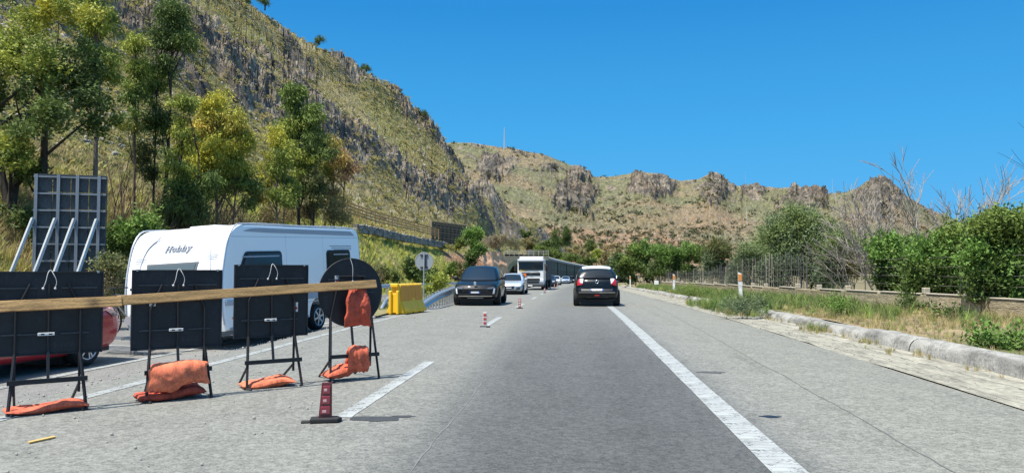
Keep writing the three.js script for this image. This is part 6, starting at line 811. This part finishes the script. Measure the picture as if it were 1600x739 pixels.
{
  const wm = mat(0.74, 0.74, 0.72, 0.6, { map: mottle }), om = mat(0.62, 0.24, 0.05, 0.5);
  const mk = (label, px, d, lean) => { const x = xAt(px, d), t = thing('marker_post', label, 'marker post', [x, vergeY(x - bend(d), d) - 0.05, -d], -0.15); t.rotation.z = lean; const sh = new THREE.Shape(); sh.moveTo(-0.06, 0); sh.lineTo(0.06, 0); sh.lineTo(0.06, 1.1); sh.lineTo(-0.06, 1.17); sh.closePath(); part('post', new THREE.ExtrudeGeometry(sh, { depth: 0.07, bevelEnabled: true, bevelSize: 0.008, bevelThickness: 0.008, bevelSegments: 2 }).translate(0, 0, -0.04), wm, t); part('reflector', rbox(0.128, 0.26, 0.10, 0, 0.97, 0, 0.01), om, t); return t; };
  mk('white marker post with an orange top, the nearer and taller of two in the verge', 1158, 29.5, 0.03); mk('white marker post with an orange top, the farther one before the picket fence', 1053, 47, -0.02); const c = mk('small white marker post near the road end right of the car ahead', 985, 82, 0);
  const x = xAt(1026, 62), t = thing('kilometre_box', 'small pale box on the verge left of the picket fence end', 'box', [x, vergeY(x - bend(62), 62) - 0.02, -62]); part('post', box(0.06, 0.5, 0.06, 0, 0.2, 0), M.zincMatt, t); part('face', rbox(0.34, 0.3, 0.1, 0, 0.5, 0, 0.02), M.plain, t);
}
// ---------------------------------------------------------------- structures on the left beyond the crossing
{
  // stone retaining wall and rusty fence on the terrace
  const P = [[553, 352, 82], [585, 357, 88], [612, 364, 96], [645, 371, 108], [675, 377, 124], [698, 381, 138]].map(q => at(...q)), cv = new THREE.CatmullRomCurve3(P), st = mat(0.48, 0.45, 0.41, 0.95, { map: mottle, bumpMap: mottleB, bumpScale: 0.1 });
  const t = thing('retaining_wall', 'grey stone retaining wall across the grassy embankment', 'wall'); const n = 64, r = rng(12), sts = [0, 1, 2].map(k => mat([0.48, 0.36, 0.26][k], [0.45, 0.34, 0.24][k], [0.4, 0.31, 0.21][k], 0.95, { map: mottle, bumpMap: mottleB, bumpScale: 0.1 }));
  const bg = [1, 2, 3].map(k => { const g = rbox(1, 1, 1, 0, 0, 0, 0.16, 2), p = g.attributes.position; for (let i = 0; i < p.count; i++) p.setXYZ(i, p.getX(i) * (1 + 0.2 * noise(p.getY(i) * 3, p.getZ(i) * 3, k)), p.getY(i) * (1 + 0.25 * noise(p.getX(i) * 3, k, 2)), p.getZ(i)); return g; });
  for (let i = 0; i < n; i++) for (let k = 0; k < 2; k++) { const a = cv.getPoint((i + 0.5 * k) / (n + 1)), b = cv.getPoint((i + 1 + 0.5 * k) / (n + 1)), d = b.clone().sub(a), m = mid(a, b); const q = part('block', bg[Math.floor(r() * 3)], sts[Math.floor(r() * 3)], t); q.scale.set(d.length() * (0.85 + 0.15 * r()), 0.42 + 0.12 * r(), 0.55); q.position.set(m.x + 0.1 * r(), m.y - 0.55 + k * 0.45 + 0.14 * (r() - 0.5), m.z + 0.1 * r()); q.rotation.y = Math.atan2(-d.z, d.x); q.rotation.z = 0.12 * (r() - 0.5); }
  const rust = mat(0.46, 0.27, 0.11, 0.85), f = thing('rockfall_fence', 'rusty brown slatted rockfall fence above the stone wall', 'fence');
  const Q = [[540, 326, 84], [575, 338, 91], [612, 348, 100], [650, 357, 114], [685, 366, 132]].map(q => at(...q)), fv = new THREE.CatmullRomCurve3(Q);
  for (let k = 0; k < 4; k++) for (let i = 0; i < 22; i++) { const a = fv.getPoint(i / 22), b = fv.getPoint((i + 1) / 22); a.y += k * 0.36 - 0.3; b.y += k * 0.36 - 0.3; part('slat', beam(a, b, 0.10, 0.17), rust, f); }
  for (let i = 0; i <= 22; i++) { const a = fv.getPoint(i / 22); part('post', box(0.1, 1.9, 0.1, a.x, a.y + 0.0, a.z - 0.12), rust, f); }
  // dark timber crib wall
  const c = thing('crib_wall', 'dark timber crib wall with stacked cross pieces at the foot of the cliff', 'wall'), wd = mat(0.17, 0.14, 0.10, 0.9), A = at(672, 378, 140), B = at(728, 384, 158), A1 = at(672, 345, 140), B1 = at(728, 352, 158);
  for (let i = 0; i <= 9; i++) { const a = A.clone().lerp(B, i / 9), b = A1.clone().lerp(B1, i / 9); b.z -= 1; part('post', beam(a, b, 0.32, 0.32), wd, c); }
  for (let k = 0; k < 9; k++) { const a = A.clone().lerp(A1, k / 8), b = B.clone().lerp(B1, k / 8); a.z -= k / 8 - 0.1; b.z -= k / 8 - 0.1; part('rail', beam(a, b, 0.2, 0.2), k % 2 ? wd : mat(0.26, 0.2, 0.14, 0.9), c); }
  part('fill', (() => { const g = new THREE.BufferGeometry(), o = V(0, 0, -0.9); const v = [A, B, B1, A1].map((q, i) => q.clone().add(o).add(V(0, 0, i > 1 ? -1 : 0))); g.setAttribute('position', new THREE.BufferAttribute(new Float32Array([v[0], v[1], v[2], v[0], v[2], v[3]].flatMap(q => [q.x, q.y, q.z])), 3)); g.computeVertexNormals(); return g; })(), new THREE.MeshStandardMaterial({ color: lin(0.2, 0.19, 0.10), roughness: 1, side: THREE.DoubleSide }), c);
}
{
  // gallery over the far carriageway: roof slab, green fascia, columns, back wall
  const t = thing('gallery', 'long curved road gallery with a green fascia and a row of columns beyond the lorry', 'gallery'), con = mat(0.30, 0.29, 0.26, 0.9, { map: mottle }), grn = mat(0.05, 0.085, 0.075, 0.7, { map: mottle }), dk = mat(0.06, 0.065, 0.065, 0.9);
  const gx = d => bend(d) - 11.6, gy = d => roadY(d), d0 = 200, d1 = 520, n = 40;
  part('roof', sheet(6, n, (u, v) => { const d = lerp(d0, d1, v), w = [0.5, 0.5, -0.2, -11, -11, -0.2, 0.5][Math.round(u * 6)], y = [5.9, 6.5, 6.9, 7.6, 7.0, 6.2, 5.9][Math.round(u * 6)]; return [gx(d) + w, gy(d) + y, -d]; }), new THREE.MeshStandardMaterial({ color: lin(0.30, 0.29, 0.26), roughness: 0.9, side: THREE.DoubleSide }), t);
  for (let i = 0; i < 32; i++) { const a = d0 + i * 10, b = a + 9.7, m = (a + b) / 2; const q = part('fascia_panel', box(0.2, 2.3, Math.hypot(9.6, gx(b) - gx(a)), 0, 0, 0), grn, t); q.position.set(gx(m) + 0.12, gy(m) + 4.7, -m); q.rotation.y = Math.atan2(gx(a) - gx(b), 9.7); if (i % 3 === 0) { const p = part('pilaster', box(0.3, 6.4, 0.35, 0, 0, 0), grn, t); p.position.set(gx(a) + 0.3, gy(a) + 3.2, -a); } }
  const cg = box(0.5, 3.6, 0.9, 0, 1.75, 0); for (let i = 0; i < 100; i++) { const d = d0 + 1.5 + i * 3.2; const p = part('column', cg, con, t); p.position.set(gx(d), gy(d), -d); }
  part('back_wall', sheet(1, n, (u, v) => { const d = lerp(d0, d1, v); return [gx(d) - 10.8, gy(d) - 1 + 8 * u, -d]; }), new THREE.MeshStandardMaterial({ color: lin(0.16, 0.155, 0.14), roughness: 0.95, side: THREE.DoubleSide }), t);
  part('parapet', sheet(1, n, (u, v) => { const d = lerp(d0, d1, v); return [gx(d) + 0.2, gy(d) - 0.2 + 1.0 * u, -d]; }), new THREE.MeshStandardMaterial({ color: lin(0.22, 0.22, 0.21), roughness: 0.9, side: THREE.DoubleSide }), t);
  // portal front with its dark curved mouth
  const s = new THREE.Shape(); s.moveTo(-11.4, -1); s.lineTo(0.6, -1); s.lineTo(0.6, 6.9); s.lineTo(-11.4, 6.9); s.closePath(); const h = new THREE.Path(); h.moveTo(-10.4, -0.8); h.quadraticCurveTo(-10.3, 3.6, -8.2, 5.1); h.lineTo(-1.2, 5.1); h.lineTo(-1.2, -0.8); h.closePath(); s.holes.push(h);
  const f = part('portal', new THREE.ExtrudeGeometry(s, { depth: 1.0, bevelEnabled: false }), mat(0.16, 0.17, 0.14, 0.9, { map: mottle }), t); f.position.set(gx(d0), gy(d0), -d0 - 0.5); const ar = part('portal_lining', (() => { const q = new THREE.Shape(); q.moveTo(-11.0, -0.8); q.quadraticCurveTo(-10.9, 3.9, -8.4, 5.6); q.lineTo(-0.8, 5.6); q.lineTo(-0.8, -0.8); q.lineTo(-1.6, -0.8); q.lineTo(-1.6, 4.7); q.lineTo(-8.0, 4.7); q.quadraticCurveTo(-9.9, 3.4, -10.0, -0.8); q.closePath(); return new THREE.ExtrudeGeometry(q, { depth: 2.4, bevelEnabled: false }); })(), grn, t); ar.position.set(gx(d0), gy(d0), -d0 + 0.4);
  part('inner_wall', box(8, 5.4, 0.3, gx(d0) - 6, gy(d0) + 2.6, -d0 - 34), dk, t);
  const rl = thing('railing', 'pale railing on top of the gallery portal behind the lorry', 'railing'), rm = mat(0.5, 0.48, 0.44, 0.6); for (let i = 0; i <= 9; i++) part('post', box(0.12, 1.5, 0.12, gx(d0) - 11 + i * 1.28, gy(d0) + 7.6, -d0 + 0.2), rm, rl); for (const y of [7.4, 7.9, 8.3]) part('rail', box(11.8, 0.08, 0.08, gx(d0) - 5.3, gy(d0) + y, -d0 + 0.3), rm, rl);
  const ct = thing('cabinet', 'small dark machine box standing on the gallery roof', 'cabinet', [xAt(829, 206), gy(206) + 7.0, -206]); part('case', rbox(1.5, 1.3, 1, 0, 1.1, 0, 0.1), dk, ct); part('stand', [box(0.15, 0.7, 0.15, -0.5, 0.3, 0), box(0.15, 0.7, 0.15, 0.5, 0.3, 0)], M.zincMatt, ct);
}
{
  // excavated bank of red earth and the dark van in front of it
  const a = at(765, 440, 150), r = rng(3), g = sheet(46, 26, (u, v) => { const d = lerp(128, 190, u), y = lerp(-2, 7.6, v) , x = xAt(lerp(775, 806, u), d) - 3.2 * v; return [x + 0.9 * fbm(u * 9, v * 6, 3), roadY(d) + y * lerp(0.75, 1.0, u) + 0.5 * fbm(u * 12, v * 5, 8), -d + 1.2 * fbm(u * 10, v * 7, 5)]; }, (u, v, p) => { const n = 0.5 + 0.8 * fbm(p[0] * 0.6, p[1] * 1.3, p[2] * 0.3, 3); return mix3([0.46, 0.20, 0.09], [0.66, 0.45, 0.28], n); });
  const s = struct('earth_bank', g, new THREE.MeshStandardMaterial({ color: 0xffffff, vertexColors: true, roughness: 0.95, side: THREE.DoubleSide }), 'cut bank of reddish earth left of the gallery portal');
  const v = thing('van', 'dark boxy van roof showing above the dark SUV against the red earth', 'van', [xAt(771, 118), roadY(118) - 0.2, -118], Math.PI - 0.04), dk = mat(0.03, 0.035, 0.04, 0.5); part('body', [rbox(2.0, 1.1, 4.6, 0, 1.0, 0, 0.15), rbox(1.85, 1.15, 3.6, 0, 2.0, 0.4, 0.18)], dk, v); part('windscreen', rbox(1.6, 0.65, 0.08, 0, 2.1, -1.42, 0.04), M.darkGlass, v); part('roof_rim', rbox(1.9, 0.1, 3.4, 0, 2.6, 0.4, 0.04), mat(0.3, 0.31, 0.32, 0.5), v); for (const sd of [-1, 1]) for (const z of [-1.4, 1.5]) wheelParts(v, sd * 0.9, 0.36, z, 0.36, 0.22, sd, 5, false, M.darkAlloy);
}
// masts and poles on the far hills
for (const [px, py0, py1, d, w, lab, m] of [[788, 230, 199, 840, 0.9, 'thin lattice mast on the skyline of the far hill', 0.5], [1168, 357, 323, 620, 0.3, 'pale pole standing on the far slope', 0.8], [1302, 305, 278, 960, 0.5, 'faint mast on the skyline left of the rocky peak', 0.45], [1166, 292, 268, 975, 0.35, 'faint thin mast on the skyline in the middle of the range', 0.42]]) {
  const a = at(px, py0, d), b = at(px, py1, d), t = thing('mast', lab, 'mast', [a.x, a.y - 2, a.z]), h = b.y - a.y + 2, mm = mat(m, m, m * 1.02, 0.6); part('pole', bar(V(0, 0, 0), V(0, h, 0), w * 0.45, w * 0.25, 6), mm, t); if (w > 0.8) part('stay', [bar(V(w, 0, 0), V(0.1, h * 0.98, 0), 0.14, 0.1, 4), bar(V(-w, 0, 0), V(-0.1, h * 0.98, 0), 0.14, 0.1, 4)], mm, t); }
renderer.render(scene, camera);
